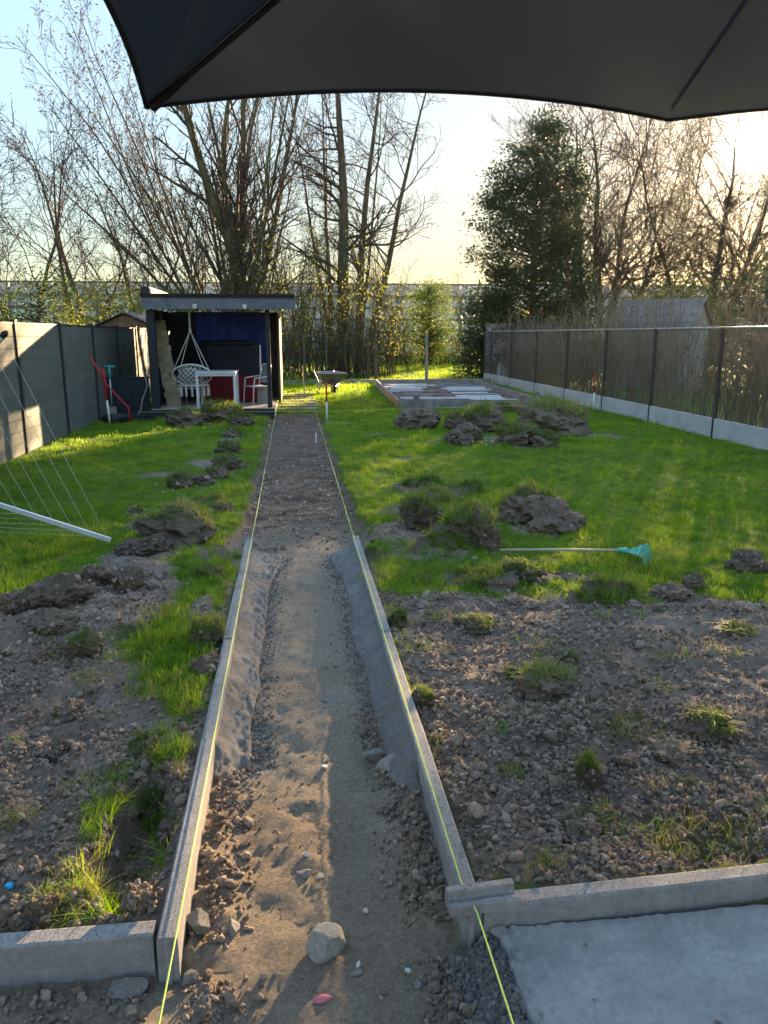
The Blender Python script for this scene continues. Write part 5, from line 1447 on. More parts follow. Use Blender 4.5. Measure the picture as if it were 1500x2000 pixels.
for k in range(11):
    a_ = -pi / 2 + (k - 5) * 0.42
    p_ = seat_hoop(np.array([a_]))[0]
    MB().tube([p_, p_ - np.array([0, 0, 0.08]), p_ - np.array([0, 0, 0.22])], [0.010, 0.020, 0.026], 7).build('tassel', M['rope'], hc, True)
for a_ in (0.25, pi - 0.25, -0.5, pi + 0.5):
    p_ = back_hoop(np.array([a_]))[0] if a_ in (0.25, pi - 0.25) else seat_hoop(np.array([a_ + pi]))[0]
    if a_ not in (0.25, pi - 0.25): p_ = back_hoop(np.array([a_]))[0] * np.array([.9, 1, 1])
    MB().tube([knot, (knot + p_) / 2, p_], 0.008, 6).build('side_rope', M['rope'], hc, True)

# white table
tb = thing('garden_table', 'white metal garden table on the shelter deck', 'table', (-1.50, 16.05, DZ))
MB().box((0, 0.05, 0.69), (0.80, 0.80, 0.035)).build('tabletop', M['white'], tb)
for sx_ in (-1, 1):
    for sy_ in (-1, 1):
        MB().box((sx_ * 0.365, 0.05 + sy_ * 0.365, 0.335), (0.05, 0.05, 0.67)).build('leg', M['white'], tb)
for sy_ in (-1, 1): MB().box((0, 0.05 + sy_ * 0.365, 0.645), (0.68, 0.03, 0.05)).build('apron', M['white'], tb)
# chairs
def garden_chair(loc, rz, label):
    c = thing('garden_chair', label, 'chair', loc, rz, 'white metal garden chairs')
    MB().box((0, 0, 0.43), (0.46, 0.44, 0.022)).build('seat', M['white'], c)
    for s in (-1, 1):
        MB().tube([(s * .23, -.24, 0), (s * .225, -.20, .42), (s * .23, -.17, .62)], 0.013, 8).build('front_leg', M['white'], c, True)
        MB().tube([(s * .22, .30, 0), (s * .225, .20, .42), (s * .215, .24, .70), (s * .21, .30, .92)], 0.013, 8).build('rear_leg', M['white'], c, True)
        MB().tube([(s * .23, -.17, .62), (s * .245, .05, .645), (s * .225, .23, .66)], 0.013, 8).build('armrest', M['white'], c, True)
    MB().tube([(-.21, .30, .92), (0, .315, .935), (.21, .30, .92)], 0.013, 8).build('top_rail', M['white'], c, True)
    m = MB(); k_ = 7
    zz = np.linspace(.50, .91, k_); yy = .225 + (zz - .5) * .17
    V = np.concatenate([np.stack([np.full(k_, s * .20), yy + o_, zz], 1) for o_ in (0, .008) for s in (-1, 1)])
    Q = [[i, i + 1, k_ + i + 1, k_ + i] for i in range(k_ - 1)] + [[2 * k_ + i, 3 * k_ + i, 3 * k_ + i + 1, 2 * k_ + i + 1] for i in range(k_ - 1)]
    m.add(V, Q); m.build('backrest', M['grey_textile'], c)
    return c
garden_chair((-0.74, 16.40, DZ), R(-58), 'white garden chair with grey backrest at the right of the table').scale = (0.86, 0.86, 0.88)
garden_chair((-2.06, 16.45, DZ), R(170), 'white garden chair half hidden behind the hanging chair').scale = (0.85, 0.85, 0.80)

# ------------------------------------------------------------------ small sheds next door
def gable_shed(name, label, cx, cy, w, l, hw, hr, rz, wall, roofm, boards=True, thick=0.05):
    t = thing(name, label, 'shed', (cx, cy, 0), rz)
    # w along x (gable side), l along y
    nb_ = max(4, int(w / 0.16))
    for f_ in (-1, 1):
        for k in range(nb_):
            xa = -w / 2 + w * k / nb_ + 0.004; xb = -w / 2 + w * (k + 1) / nb_ - 0.004
            za = hw + (hr - hw) * (1 - abs(xa) / (w / 2)); zb = hw + (hr - hw) * (1 - abs(xb) / (w / 2))
            m = MB(); m.prism([(xa, 0, 0), (xb, 0, 0), (xb, 0, zb), (xa, 0, za)], (0, f_ * l / 2 - 0.012, 0), (0, f_ * l / 2 + 0.012, 0)); m.build('wall_board', wall, t)
    for s in (-1, 1):
        MB().box((s * (w / 2 - 0.013), 0, hw / 2 - 0.01), (0.024, l - 0.03, hw)).build('side_wall', wall, t)
        sl = math.hypot(w / 2, hr - hw); an = math.atan2(hr - hw, w / 2)
        rows = 6
        for k in range(rows):
            q0 = (k + 0.5) / rows
            cxr = s * (w / 2 + 0.10) * (1 - q0) * 1.0; czr = hw - 0.06 + (hr - hw + 0.06) * q0 + 0.045
            rot = np.array([[cos(an), 0, s * sin(an)], [0, 1, 0], [-s * sin(an), 0, cos(an)]])
            MB().box((cxr, 0, czr + 0.01), ((sl + 0.1) / rows + 0.03, l + 0.24, 0.022), rot @ np.array([[cos(0.05), 0, s * sin(.05)], [0, 1, 0], [-s * sin(.05), 0, cos(.05)]])).build('roof_course', roofm, t)
    MB().tube([(0, -l / 2 - 0.13, hr + 0.045), (0, l / 2 + 0.13, hr + 0.045)], 0.045, 6).build('ridge_cap', roofm, t)
    return t
M['brown_wood'] = simple('brown_boards', (0.15, 0.085, 0.05), (0.24, 0.145, 0.09), 6, 0.8, 0.3, rand=0.1)
M['roof_brown'] = simple('brown_shingle', (0.09, 0.075, 0.065), (0.16, 0.135, 0.12), 9, 0.9, 0.4, rand=0.12)
M['roof_grey'] = simple('grey_slate', (0.13, 0.125, 0.118), (0.2, 0.19, 0.18), 6, 0.85, 0.4, rand=0.15, spec=0.2)
M['block'] = simple('pale_block_wall', (0.2, 0.185, 0.165), (0.3, 0.285, 0.26), 4, 0.9, 0.3)
gable_shed('gable_shed', 'little brown wooden shed with a gable roof beyond the left fence', -4.35, 22.6, 1.75, 2.0, 1.72, 2.10, 0.0, M['brown_wood'], M['roof_brown'])
ob = gable_shed('outbuilding', 'pale outbuilding with a grey slate roof behind the hedge on the right', 11.2, 23.0, 2.3, 2.3, 1.8, 2.55, R(48), M['block'], M['roof_grey'])

# ------------------------------------------------------------------ greenhouse at the back
M['glass'] = simple('greenhouse_glass', (0.5, 0.53, 0.55), (0.64, 0.66, 0.66), 0.3, 0.35, 0, spec=0.4, rand=0.22)
M['gh_frame'] = simple('greenhouse_frame', (0.13, 0.125, 0.12), (0.2, 0.195, 0.185), 3, 0.5, 0, metal=0.2)
gh = thing('greenhouse', 'long pale glass greenhouse stretching behind the trees at the back', 'greenhouse', (0, 60, 0))
gx0, gx1, gh_h, bay = -32.0, 40.0, 4.3, 3.0
nbay = int((gx1 - gx0) / bay)
pane = MB().box((0, 0, 0), (bay - 0.09, 0.02, 0.79)).mesh('pane'); pane.materials.append(M['glass'])
for b_ in range(nbay):
    cx = gx0 + (b_ + .5) * bay
    for r_ in range(5):
        o = link('pane', pane, gh); o.location = (cx, 0.0, 0.62 + 0.84 * r_)
    o = link('pane', pane, gh); o.location = (cx, 0.35, 4.90)
fm = MB()
for b_ in range(nbay + 1):
    fm.box((gx0 + b_ * bay, -0.05, 2.2), (0.15, 0.10, 4.4))
kind(fm.build('upright', M['gh_frame'], gh), 'stuff')
for r_ in range(7):
    MB().box(((gx0 + gx1) / 2, -0.07, 0.2 + 0.84 * r_ if r_ < 6 else 5.28), (gx1 - gx0, 0.07, 0.13)).build('crossbar', M['gh_frame'], gh)
MB().box(((gx0 + gx1) / 2, -0.1, 4.42), (gx1 - gx0, 0.22, 0.14)).build('gutter', M['gh_frame'], gh)
fm = MB()
for b_ in range(nbay):
    x_ = gx0 + b_ * bay
    fm.bar((x_, 0.26, 4.5), (x_ + bay / 2, 0.26, 5.24), 0.05); fm.bar((x_ + bay / 2, 0.26, 5.24), (x_ + bay, 0.26, 4.5), 0.05)
kind(fm.build('truss', M['gh_frame'], gh), 'stuff')
# saw-tooth glass roof
rp = MB()
for b_ in range(nbay):
    x_ = gx0 + b_ * bay
    for (xa, za), (xb, zb) in (((x_ + .06, 4.95), (x_ + bay / 2, 5.2)), ((x_ + bay / 2, 5.2), (x_ + bay - .06, 4.95))):
        rp.add([[xa, 0.5, za], [xb, 0.5, zb], [xb, 26, zb], [xa, 26, za], [xa, 0.5, za - .02], [xb, 0.5, zb - .02], [xb, 26, zb - .02], [xa, 26, za - .02]], [[0, 1, 2, 3], [7, 6, 5, 4], [0, 4, 5, 1]])
kind(rp.build('roof_pane', M['glass'], gh), 'stuff')

# ------------------------------------------------------------------ trees
class Tree:
    def __init__(self, seed):
        self.r = np.random.default_rng(seed); self.lv = {}; self.tips = []; self.tipd = []
    def grow(self, P, D, L, Rr, k=6, wob=0.08, trop=0.0, taper=0.35, level=0):
        r = self.r; n = len(P)
        P = np.array(P, float); D = np.array(D, float); D /= np.linalg.norm(D, axis=1, keepdims=True)
        L = np.broadcast_to(np.asarray(L, float), (n,)); Rr = np.broadcast_to(np.asarray(Rr, float), (n,))
        pts = [P]; ds = [D]
        for i in range(k - 1):
            D = D + r.normal(0, wob, (n, 3)) + np.array([0, 0, trop])
            D /= np.linalg.norm(D, axis=1, keepdims=True)
            P = P + D * (L / (k - 1))[:, None]
            pts.append(P); ds.append(D)
        pts = np.stack(pts, 1); ds = np.stack(ds, 1)
        rad = Rr[:, None] * np.linspace(1, taper, k)[None]
        self.lv.setdefault(level, []).append((pts, rad))
        return pts, ds, rad, L
    def spawn(self, br, n, ang=(35, 60), lr=(0.4, 0.6), rr=0.6, tmin=0.25, tmax=1.0, along=0.6, up=0.0, rmin=0.004):
        """n children per branch"""
        pts, ds, rad, L = br; r = self.r
        B, k, _ = pts.shape
        t = (tmin + (tmax - tmin) * (np.arange(n)[None] + r.uniform(0, 1, (B, n))) / n)
        f = t * (k - 1); i = np.clip(f.astype(int), 0, k - 2); w = (f - i)[..., None]
        bi = np.arange(B)[:, None]
        p = pts[bi, i] * (1 - w) + pts[bi, i + 1] * w
        d = ds[bi, i] * (1 - w) + ds[bi, i + 1] * w
        rd = rad[bi, i] * (1 - w[..., 0]) + rad[bi, i + 1] * w[..., 0]
        q = r.normal(size=(B, n, 3)); q -= (q * d).sum(-1, keepdims=True) * d
        q /= np.linalg.norm(q, axis=-1, keepdims=True)
        a = np.radians(r.uniform(*ang, (B, n)))[..., None]
        nd_ = d * np.cos(a) + q * np.sin(a) + np.array([0, 0, up])
        ln = L[:, None] * r.uniform(*lr, (B, n)) * (1 - along * (t - tmin) / max(1e-6, 1 - tmin))
        return p.reshape(-1, 3), nd_.reshape(-1, 3), np.maximum(ln.ravel(), 0.08), np.maximum(rd.ravel() * rr, rmin)
    def end(self, br, m=1):
        pts, ds, rad, L = br
        self.tips.append(pts[:, -1]); self.tipd.append(ds[:, -1])
        if m > 1: self.tips.append(pts[:, -2]); self.tipd.append(ds[:, -2])
    def mesh(self, levels, sides):
        m = MB()
        for l in levels:
            for pts, rad in self.lv.get(l, []):
                V, F = tubes_np(pts, rad, sides if not isinstance(sides, dict) else sides[l]); m.add(V, F)
        return m
def leaf_quads(P, D, size, r, spread=0.0, per=1, aspect=0.5, fold=True, droop=0.0):
    P = np.repeat(P, per, 0); D = np.repeat(D, per, 0); n = len(P)
    if spread: P = P + r.normal(0, spread, (n, 3))
    d = D + r.normal(0, 0.8, (n, 3)) - np.array([0, 0, droop]); d /= np.linalg.norm(d, axis=1, keepdims=True)
    s = np.cross(d, r.normal(size=(n, 3))); s /= np.linalg.norm(s, axis=1, keepdims=True) + 1e-9
    nn = np.cross(s, d)
    l = (size * r.uniform(0.6, 1.4, n))[:, None]
    w = l * aspect / 2
    V = np.stack([P, P + d * l * 0.5 + s * w + nn * w * 0.5, P + d * l, P + d * l * 0.5 - s * w + nn * w * 0.5], 1)
    o = np.arange(n) * 4
    T = np.concatenate([np.stack([o, o + 1, o + 2], 1), np.stack([o, o + 2, o + 3], 1)])
    return V.reshape(-1, 3), T
def finish(name, label, cat, tr, loc, trunk_lv, crown_lv, bark, twig, group=None, leaf=None):
    t = thing(name, label, cat, loc, 0, group)
    tr.mesh(trunk_lv, {0: 9, 1: 6, 2: 5}).build('trunk', bark, t, True)
    if crown_lv:
        tr.mesh(crown_lv, {1: 5, 2: 4, 3: 3, 4: 3}).build('crown', twig, t)
    if leaf:
        V, T, mt, nm = leaf
        m = MB().add(V, T); kind(m.build(nm, mt, t), 'stuff')
    return t
def tips(tr): return np.concatenate(tr.tips), np.concatenate(tr.tipd)

# big fan shaped tree behind the shelter: many stems from one stool, hung with catkins
def fan_tree():
    tr = Tree(3); r = tr.r
    n = 13
    P = np.stack([r.normal(0, 0.24, n), r.normal(0, 0.3, n), np.zeros(n)], 1)
    fx = np.concatenate([np.linspace(-0.42, 0.42, n - 5), r.uniform(-0.12, 0.16, 5)]); r.shuffle(fx)
    D = np.stack([fx * 0.44 + P[:, 0] * 0.1, r.uniform(-0.3, 0.3, n), np.full(n, 1.0)], 1)
    L = r.uniform(9.5, 14.5, n); Rr = r.uniform(0.045, 0.13, n); Rr[:4] = (0.26, 0.2, 0.18, 0.16); fx[:4] = 0.02; D[:4, 0] = (-0.02, 0.12, -0.10, 0.20); L[:4] = 14
    P[:, 0] += fx * 0.6
    tr_ = tr.grow(P, D, L, Rr, 12, 0.055, 0.004, 0.2, 0)
    # outer stems bend outwards as they rise
    b1 = tr.grow(*tr.spawn(tr_, 15, (18, 44), (0.18, 0.36), 0.5, 0.16, 0.97, 0.55, 0.12, 0.011), k=6, wob=0.09, trop=0.06, taper=0.35, level=1)
    b2 = tr.grow(*tr.spawn(b1, 6, (25, 55), (0.3, 0.5), 0.6, 0.2, 1.0, 0.4, 0.1, 0.008), k=4, wob=0.12, trop=0.08, level=2)
    b3 = tr.grow(*tr.spawn(b2, 3, (25, 60), (0.35, 0.6), 0.7, 0.2, 1.0, 0.3, 0.1, 0.006), k=3, wob=0.12, trop=0.08, taper=0.7, level=3)
    tr.end(b3); tr.end(b2)
    return tr
tr = fan_tree(); tp, td = tips(tr)
s_ = tr.r.random(len(tp)) < 0.75
V, T = leaf_quads(tp[s_], td[s_] * 0.6, 0.10, tr.r, 0.03, 1, 0.45, droop=0.7)
finish('fan_shaped_tree', 'big bare tree with a fan of many stems hung with catkins behind the shelter', 'tree', tr, (-1.85, 31, 0), [0], [1, 2, 3], M['bark_green'], M['twig'], None, (V, T, M['bud'], 'catkins'))
# a low, wide part of the same clump sweeping left
tr = Tree(17); r = tr.r; n = 8
fx = np.linspace(-1.15, -0.4, n)
P = np.stack([r.normal(-0.3, 0.12, n), r.normal(0, 0.3, n), np.full(n, 0.3)], 1)
D = np.stack([fx * 0.54, r.uniform(-0.25, 0.1, n), np.full(n, 1.0)], 1)
t0 = tr.grow(P, D, r.uniform(8.5, 13.5, n), r.uniform(0.05, 0.10, n), 11, 0.05, -0.004, 0.16, 0)
b1 = tr.grow(*tr.spawn(t0, 12, (16, 42), (0.2, 0.34), 0.5, 0.22, 0.98, 0.5, 0.15, 0.010), k=6, wob=0.09, trop=0.06, level=1)
b2 = tr.grow(*tr.spawn(b1, 6, (25, 55), (0.3, 0.5), 0.6, 0.2, 1.0, 0.4, 0.1, 0.008), k=4, wob=0.12, trop=0.08, level=2)
b3 = tr.grow(*tr.spawn(b2, 4, (25, 60), (0.35, 0.6), 0.7, 0.2, 1.0, 0.3, 0.1, 0.006), k=3, wob=0.12, trop=0.08, taper=0.7, level=3)
tr.end(b3); tr.end(b2); tp, td = tips(tr)
V, T = leaf_quads(tp, td * 0.6, 0.11, r, 0.03, 1, 0.45, droop=0.5)
finish('sweeping_tree', 'bare budding tree sweeping far up to the left from behind the shelter', 'tree', tr, (-2.1, 31.6, 0), [0], [1, 2, 3], M['bark'], M['twig'], None, (V, T, M['bud'], 'buds'))

def tall_tree(seed, stems, n1=16, l1=(0.16, 0.34), ang=(45, 80), n2=7, n3=4, up=0.05, tm=0.2, rmin=0.013, wob=0.03, extra=0):
    tr = Tree(seed); r = tr.r
    P = np.array([s[0] for s in stems], float); D = np.array([s[1] for s in stems], float)
    t0 = tr.grow(P, D, [s[2] for s in stems], [s[3] for s in stems], 12, wob, 0.01, 0.07, 0)
    b1 = tr.grow(*tr.spawn(t0, n1, ang, l1, 0.36, tm, 0.98, 0.5, up, rmin), k=7, wob=0.13, trop=0.03, taper=0.3, level=1)
    b2 = tr.grow(*tr.spawn(b1, n2, (25, 60), (0.3, 0.5), 0.6, 0.2, 1.0, 0.4, 0.02, 0.0105), k=5, wob=0.15, trop=0.03, level=2)
    b3 = tr.grow(*tr.spawn(b2, n3, (25, 60), (0.35, 0.6), 0.7, 0.2, 1.0, 0.3, 0.02, 0.008), k=3, wob=0.15, trop=0.02, taper=0.7, level=3)
    tr.end(b3); tr.end(b2)
    return tr
tr = tall_tree(5, [((0, 0, 0), (0.02, 0, 1), 15, 0.30)], 26, (0.12, 0.26), (55, 90), 6, 4)
V, T = leaf_quads(*[q[:900] for q in tips(tr)], 0.09, tr.r, 0.03, 1, 0.5, droop=0.6)
finish('thick_trunked_tree', 'tall tree with one thick straight dark trunk in the middle of the back', 'tree', tr, (2.15, 32.5, 0), [0], [1, 2, 3], M['bark'], M['twig'], None, (V, T, M['bud'], 'buds'))
tr = tall_tree(6, [((0, 0, 0), (-0.06, 0, 1), 13, 0.12), ((0.1, 0.1, 0), (-0.13, 0.05, 1), 12, 0.10), ((-0.1, 0.3, 0), (-0.02, 0.1, 1), 12, 0.08)], 14, (0.1, 0.24), (40, 75), 6, 3)
finish('slender_twin_tree', 'slender bare stems rising just left of the thick straight trunk', 'tree', tr, (1.75, 33.5, 0), [0], [1, 2, 3], M['bark'], M['twig'])
tr = tall_tree(8, [((0, 0, 0), (0.07, 0, 1), 13.5, 0.20), ((0.2, -0.1, 0), (0.24, 0.05, 1), 12.5, 0.17), ((0.05, 0.2, 0), (0.14, 0.2, 1), 12, 0.10)], 20, (0.2, 0.42), (45, 85), 7, 4, 0.0, 0.22)
V, T = leaf_quads(*[q[:1500] for q in tips(tr)], 0.08, tr.r, 0.03, 1, 0.5, droop=0.6)
finish('forked_alder', 'bare forked tree with level branches right of the thick straight trunk', 'tree', tr, (2.75, 32.8, 0), [0], [1, 2, 3], M['bark'], M['twig'], None, (V, T, M['bud'], 'buds'))

# left hand bare trees
LT = [(-11.2, 29.5, 'thin bare tree farthest left beyond the fence', 21, [((0, 0, 0), (-0.1, 0, 1), 8.2, 0.09), ((0.1, 0, 0), (0.2, 0, 1), 8.0, 0.08), ((-0.2, 0.2, 0), (-0.3, 0.1, 1), 7, 0.07)]),
      (-9.2, 28.8, 'bare tree with two upright leaders left of the sheds roof', 22, [((0, 0, 0), (-0.08, 0, 1), 8.8, 0.11), ((0.15, 0.1, 0), (0.10, 0, 1), 9.0, 0.10), ((-.1, .2, 0), (-0.35, 0.1, 1), 7, 0.06)]),
      (-7.5, 29.5, 'bare tree with an arching crown between the left leaders and the fan shaped tree', 23, [((0, 0, 0), (-0.2, 0, 1), 8.6, 0.12), ((0.1, 0, 0), (0.14, 0.05, 1), 8.4, 0.12), ((0, .2, 0), (0.35, 0.1, 1), 7.2, 0.08)]),
      (-5.6, 30.5, 'thin bare tree rising behind the little brown shed', 24, [((0, 0, 0), (-0.06, 0, 1), 8.0, 0.10), ((.1, 0, 0), (0.22, 0.05, 1), 7.2, 0.09), ((0, .1, 0), (-0.4, 0.1, 1), 6.6, 0.06)]),
      (-4.0, 29.0, 'small bare tree just behind the left end of the shelter roof', 25, [((0, 0, 0), (0.1, 0, 1), 6.2, 0.07), ((.1, 0, 0), (-0.25, 0, 1), 5.8, 0.06), ((0, .1, 0), (0.4, 0, 1), 5.2, 0.05)])]
for x_, y_, lab, sd, st_ in LT:
    tr = tall_tree(sd, st_, 13, (0.24, 0.46), (22, 50), 6, 4, 0.1, 0.25, wob=0.07)
    V, T = leaf_quads(*[q[::3] for q in tips(tr)], 0.06, tr.r, 0.02, 1, 0.5)
    finish('bare_tree', lab, 'tree', tr, (x_, y_, 0), [0], [1, 2, 3], M['bark'], M['twig'], None, (V, T, M['bud'], 'buds'))

# right hand trees
tr = tall_tree(31, [((-0.35, 0, 0), (-0.03, 0, 1), 9.5, 0.22), ((0.25, 0, 0), (0.30, 0, 1), 10.0, 0.24), ((0.3, 0.1, 0), (0.62, 0.1, 1), 9.0, 0.13), ((-0.1, .1, 0), (0.12, 0.1, 1), 10, 0.17)], 20, (0.3, 0.55), (30, 65), 9, 4, 0.06, 0.2, 0.024, 0.08)
finish('spreading_tree', 'large bare forked tree with spreading limbs right of the evergreen', 'tree', tr, (12.0, 31, 0), [0], [1, 2, 3], M['bark_green'], M['twig'])
RT = [(17.2, 31.5, 'bare twiggy tree in front of the low sun at the far right', 32, [((0, 0, 0), (-0.05, 0, 1), 9.5, 0.22), ((.1, 0, 0), (0.28, 0, 1), 9.0, 0.18), ((-.1, 0, 0), (-0.42, 0, 1), 8.5, 0.15), ((0, .2, 0), (0.6, .1, 1), 8, 0.12), ((0, .2, 0), (-0.8, .1, 1), 7.5, 0.11)]),
      (21.5, 33.0, 'bare twiggy tree at the right frame edge under the sun', 33, [((0, 0, 0), (-0.12, 0, 1), 10.5, 0.22), ((.1, 0, 0), (0.2, 0, 1), 9.5, 0.18), ((-.1, 0, 0), (-0.5, 0, 1), 9, 0.14), ((0, .2, 0), (0.6, .1, 1), 8, 0.12)]),
      (15.0, 36.0, 'bare tree standing farther back between the spreading tree and the sun', 34, [((0, 0, 0), (0.0, 0, 1), 9.5, 0.18), ((.1, 0, 0), (0.3, 0, 1), 9.0, 0.15), ((-.1, 0, 0), (-0.35, 0, 1), 8.5, 0.13)])]
NEST = None
for x_, y_, lab, sd, st_ in RT:
    st_ = [(a, b_, c * 1.22, d) for a, b_, c, d in st_]
    tr = tall_tree(sd, st_, 28, (0.3, 0.55), (30, 70), 9, 5, 0.02, 0.14, 0.022, 0.09)
    if NEST is None: NEST = tuple(tr.lv[0][0][0][0, -5] + np.array([x_ + 0.1, y_ - 0.1, 0.1]))
    finish('bare_tree', lab, 'tree', tr, (x_, y_, 0), [0], [1, 2, 3], M['bark'], M['twig'])
# evergreen trees and bushes: limbs plus many leaf clumps with gaps
def evergreen(name, label, loc, shape, nl, leaf_size, mat, seed, clumps, trunk_r=0.14, cat='tree', group=None, spread=0.26):
    """shape: list of (z, rx, ry, ox) rings describing the crown outline"""
    r = np.random.default_rng(seed)
    z = np.array([s[0] for s in shape]); rx = np.array([s[1] for s in shape]); ry = np.array([s[2] for s in shape]); ox = np.array([s[3] for s in shape])
    w = r.uniform(0, 1, clumps * 4); zc = z[0] + (z[-1] - z[0]) * w
    keep = r.uniform(size=len(zc)) < np.interp(zc, z, rx) / rx.max(); zc = zc[keep][:clumps]
    a = r.uniform(0, 2 * pi, len(zc)); q = np.sqrt(r.uniform(0.15, 1, len(zc)))
    rag = 1 + 0.28 * vnoise(np.stack([a * 2.2, zc * 1.3], 1))
    C = np.stack([np.interp(zc, z, ox) + np.interp(zc, z, rx) * q * np.cos(a) * rag, np.interp(zc, z, ry) * q * np.sin(a) * rag, zc + r.normal(0, 0.12, len(zc))], 1)
    t = thing(name, label, cat, loc, 0, group)
    m = MB(); m.tube([(ox[0] * 0, 0, 0), (np.interp(z[-1] * .4, z, ox), 0, z[-1] * 0.4), (ox[-1], 0, z[-1] * 0.92)], [trunk_r, trunk_r * .7, trunk_r * .12], 8); 
    m.build('trunk', M['bark'], t, True)
    ti = r.uniform(0.1, 0.85, len(C)) ; s0 = np.stack([np.interp(C[:, 2] * .7, z, ox) * 0.6, 0 * C[:, 0], np.clip(C[:, 2] - 0.45 * np.hypot(C[:, 0], C[:, 1]), 0.15, None)], 1)
    sub = r.random(len(C)) < min(1, 500 / len(C))
    mid = (s0 + C) / 2 + r.normal(0, 0.08, C.shape)
    V, F = tubes_np(np.stack([s0, mid, C], 1)[sub], np.broadcast_to(np.array([0.03, 0.018, 0.008]), (sub.sum(), 3)), 3)
    MB().add(V, F).build('limbs', M['twig'], t)
    n = r.integers(0, len(C), nl)
    P = C[n] + r.normal(0, spread, (nl, 3)) * np.array([1, 1, 0.75])
    P[:, 2] = np.maximum(P[:, 2], 0.05)
    D = C[n] - np.array([0, 0, 0]) ; D[:, 2] = 0.3; D /= np.linalg.norm(D, axis=1, keepdims=True) + 1e-9
    V, T = leaf_quads(P, D, leaf_size, r, 0, 1, 0.5)
    kind(MB().add(V, T).build('foliage', mat, t), 'stuff')
    return t
evergreen('evergreen_tree', 'dark dense evergreen tree left of the spreading bare tree', (8.6, 27.5, 0), [(0.2, 1.9, 1.2, 0.2), (1.5, 2.1, 1.4, 0), (3.0, 2.0, 1.5, 0), (4.6, 1.95, 1.4, -0.1), (6.2, 1.75, 1.3, -0.15), (7.4, 1.25, 1.0, 0.05), (8.2, 0.75, .7, 0.2), (8.8, 0.25, .3, 0.25)], 52000, 0.105, M['leaf_dark'], 71, 520, 0.16, spread=0.21)
evergreen('evergreen_bush', 'leafy dark bush at the foot of the evergreen tree', (6.9, 27.6, 0), [(0.1, 0.8, .7, 0), (1.2, 0.9, .8, 0), (2.3, .7, .6, 0), (3.1, .3, .3, 0)], 6000, 0.11, M['leaf_dark'], 72, 90, 0.05, 'bush')
evergreen('rounded_bush', 'rounded evergreen bush on the back lawn before the greenhouse', (6.3, 36, 0), [(0.5, 0.35, .4, 0), (1.3, 0.95, .8, 0), (2.3, 1.05, .9, 0), (3.2, .8, .7, 0.1), (3.8, .35, .3, .15)], 9000, 0.10, M['leaf_mid'], 73, 120, 0.10, 'bush')
for k, (x_, y_, h_, w_, mt, lab, sd) in enumerate(((-10.8, 27.2, 2.9, 1.5, 'leaf_mid', 'green shrub farthest left above the fence', 81), (-8.3, 27.4, 3.6, 1.7, 'leaf_mid', 'bright green shrub in the middle above the left fence', 82), (-6.0, 27.0, 3.4, 1.6, 'leaf_new', 'yellow green shrub just left of the little brown shed', 83), (-3.9, 27.6, 2.9, 1.1, 'leaf_mid', 'dark green shrub behind the little brown shed', 84), (-13.5, 28, 3.0, 1.6, 'leaf_mid', 'green shrub outside the left edge of the picture', 85))):
    evergreen('shrub', lab, (x_, y_, 0), [(0.2, w_ * .8, .8, 0), (h_ * .4, w_, 1.0, 0), (h_ * .75, w_ * .7, .7, .1), (h_, w_ * .2, .2, .2)], 5200, 0.10, M[mt], sd, 110, 0.05, 'shrub', None, 0.34)

# saplings in the thicket behind the path
sap = []
for s in range(4):
    tr = Tree(90 + s); r = tr.r; n = 3
    P = np.stack([r.normal(0, 0.12, n), r.normal(0, 0.12, n), np.zeros(n)], 1)
    D = np.stack([r.normal(0, 0.13, n), r.normal(0, 0.1, n), np.ones(n)], 1)
    t0 = tr.grow(P, D, r.uniform(3.4, 5.6, n), r.uniform(0.02, 0.04, n), 9, 0.07, 0.02, 0.25, 0)
    b1 = tr.grow(*tr.spawn(t0, 16, (20, 50), (0.16, 0.34), 0.5, 0.08, 1.0, 0.5, 0.1, 0.007), k=5, wob=0.12, trop=0.05, level=1)
    b2 = tr.grow(*tr.spawn(b1, 5, (25, 55), (0.3, 0.5), 0.7, 0.2, 1.0, 0.3, 0.1, 0.005), k=3, wob=0.12, trop=0.05, level=2)
    tr.end(b2, 2); tp, td = tips(tr)
    k_ = r.random(len(tp)) < np.clip(1.25 - tp[:, 2] / 4.5, 0.15, 1)
    V, T = leaf_quads(tp[k_], td[k_], 0.08, r, 0.05, 1, 0.6)
    m0 = tr.mesh([0], {0: 6}).mesh('trunk', True); m0.materials.append(M['bark_green'])
    m1 = tr.mesh([1, 2], {1: 3, 2: 3}).mesh('crown'); m1.materials.append(M['twig'])
    m2 = MB().add(V, T).mesh('leaves'); m2.materials.append(M['leaf_new'])
    sap.append((m0, m1, m2))
r = np.random.default_rng(9)
spots = [(x_, 28.2 + (k * 37 % 11) * 0.42) for k, x_ in enumerate(np.linspace(-2.6, 3.9, 30))] + [(4.3, 34), (4.7, 36.5), (5.0, 33.5), (5.2, 37), (7.7, 37), (8.1, 35.6), (6.9, 38.5), (3.9, 30.2), (-5.2, 28), (-7.0, 28.5), (-9.9, 28.4), (9.8, 36)]
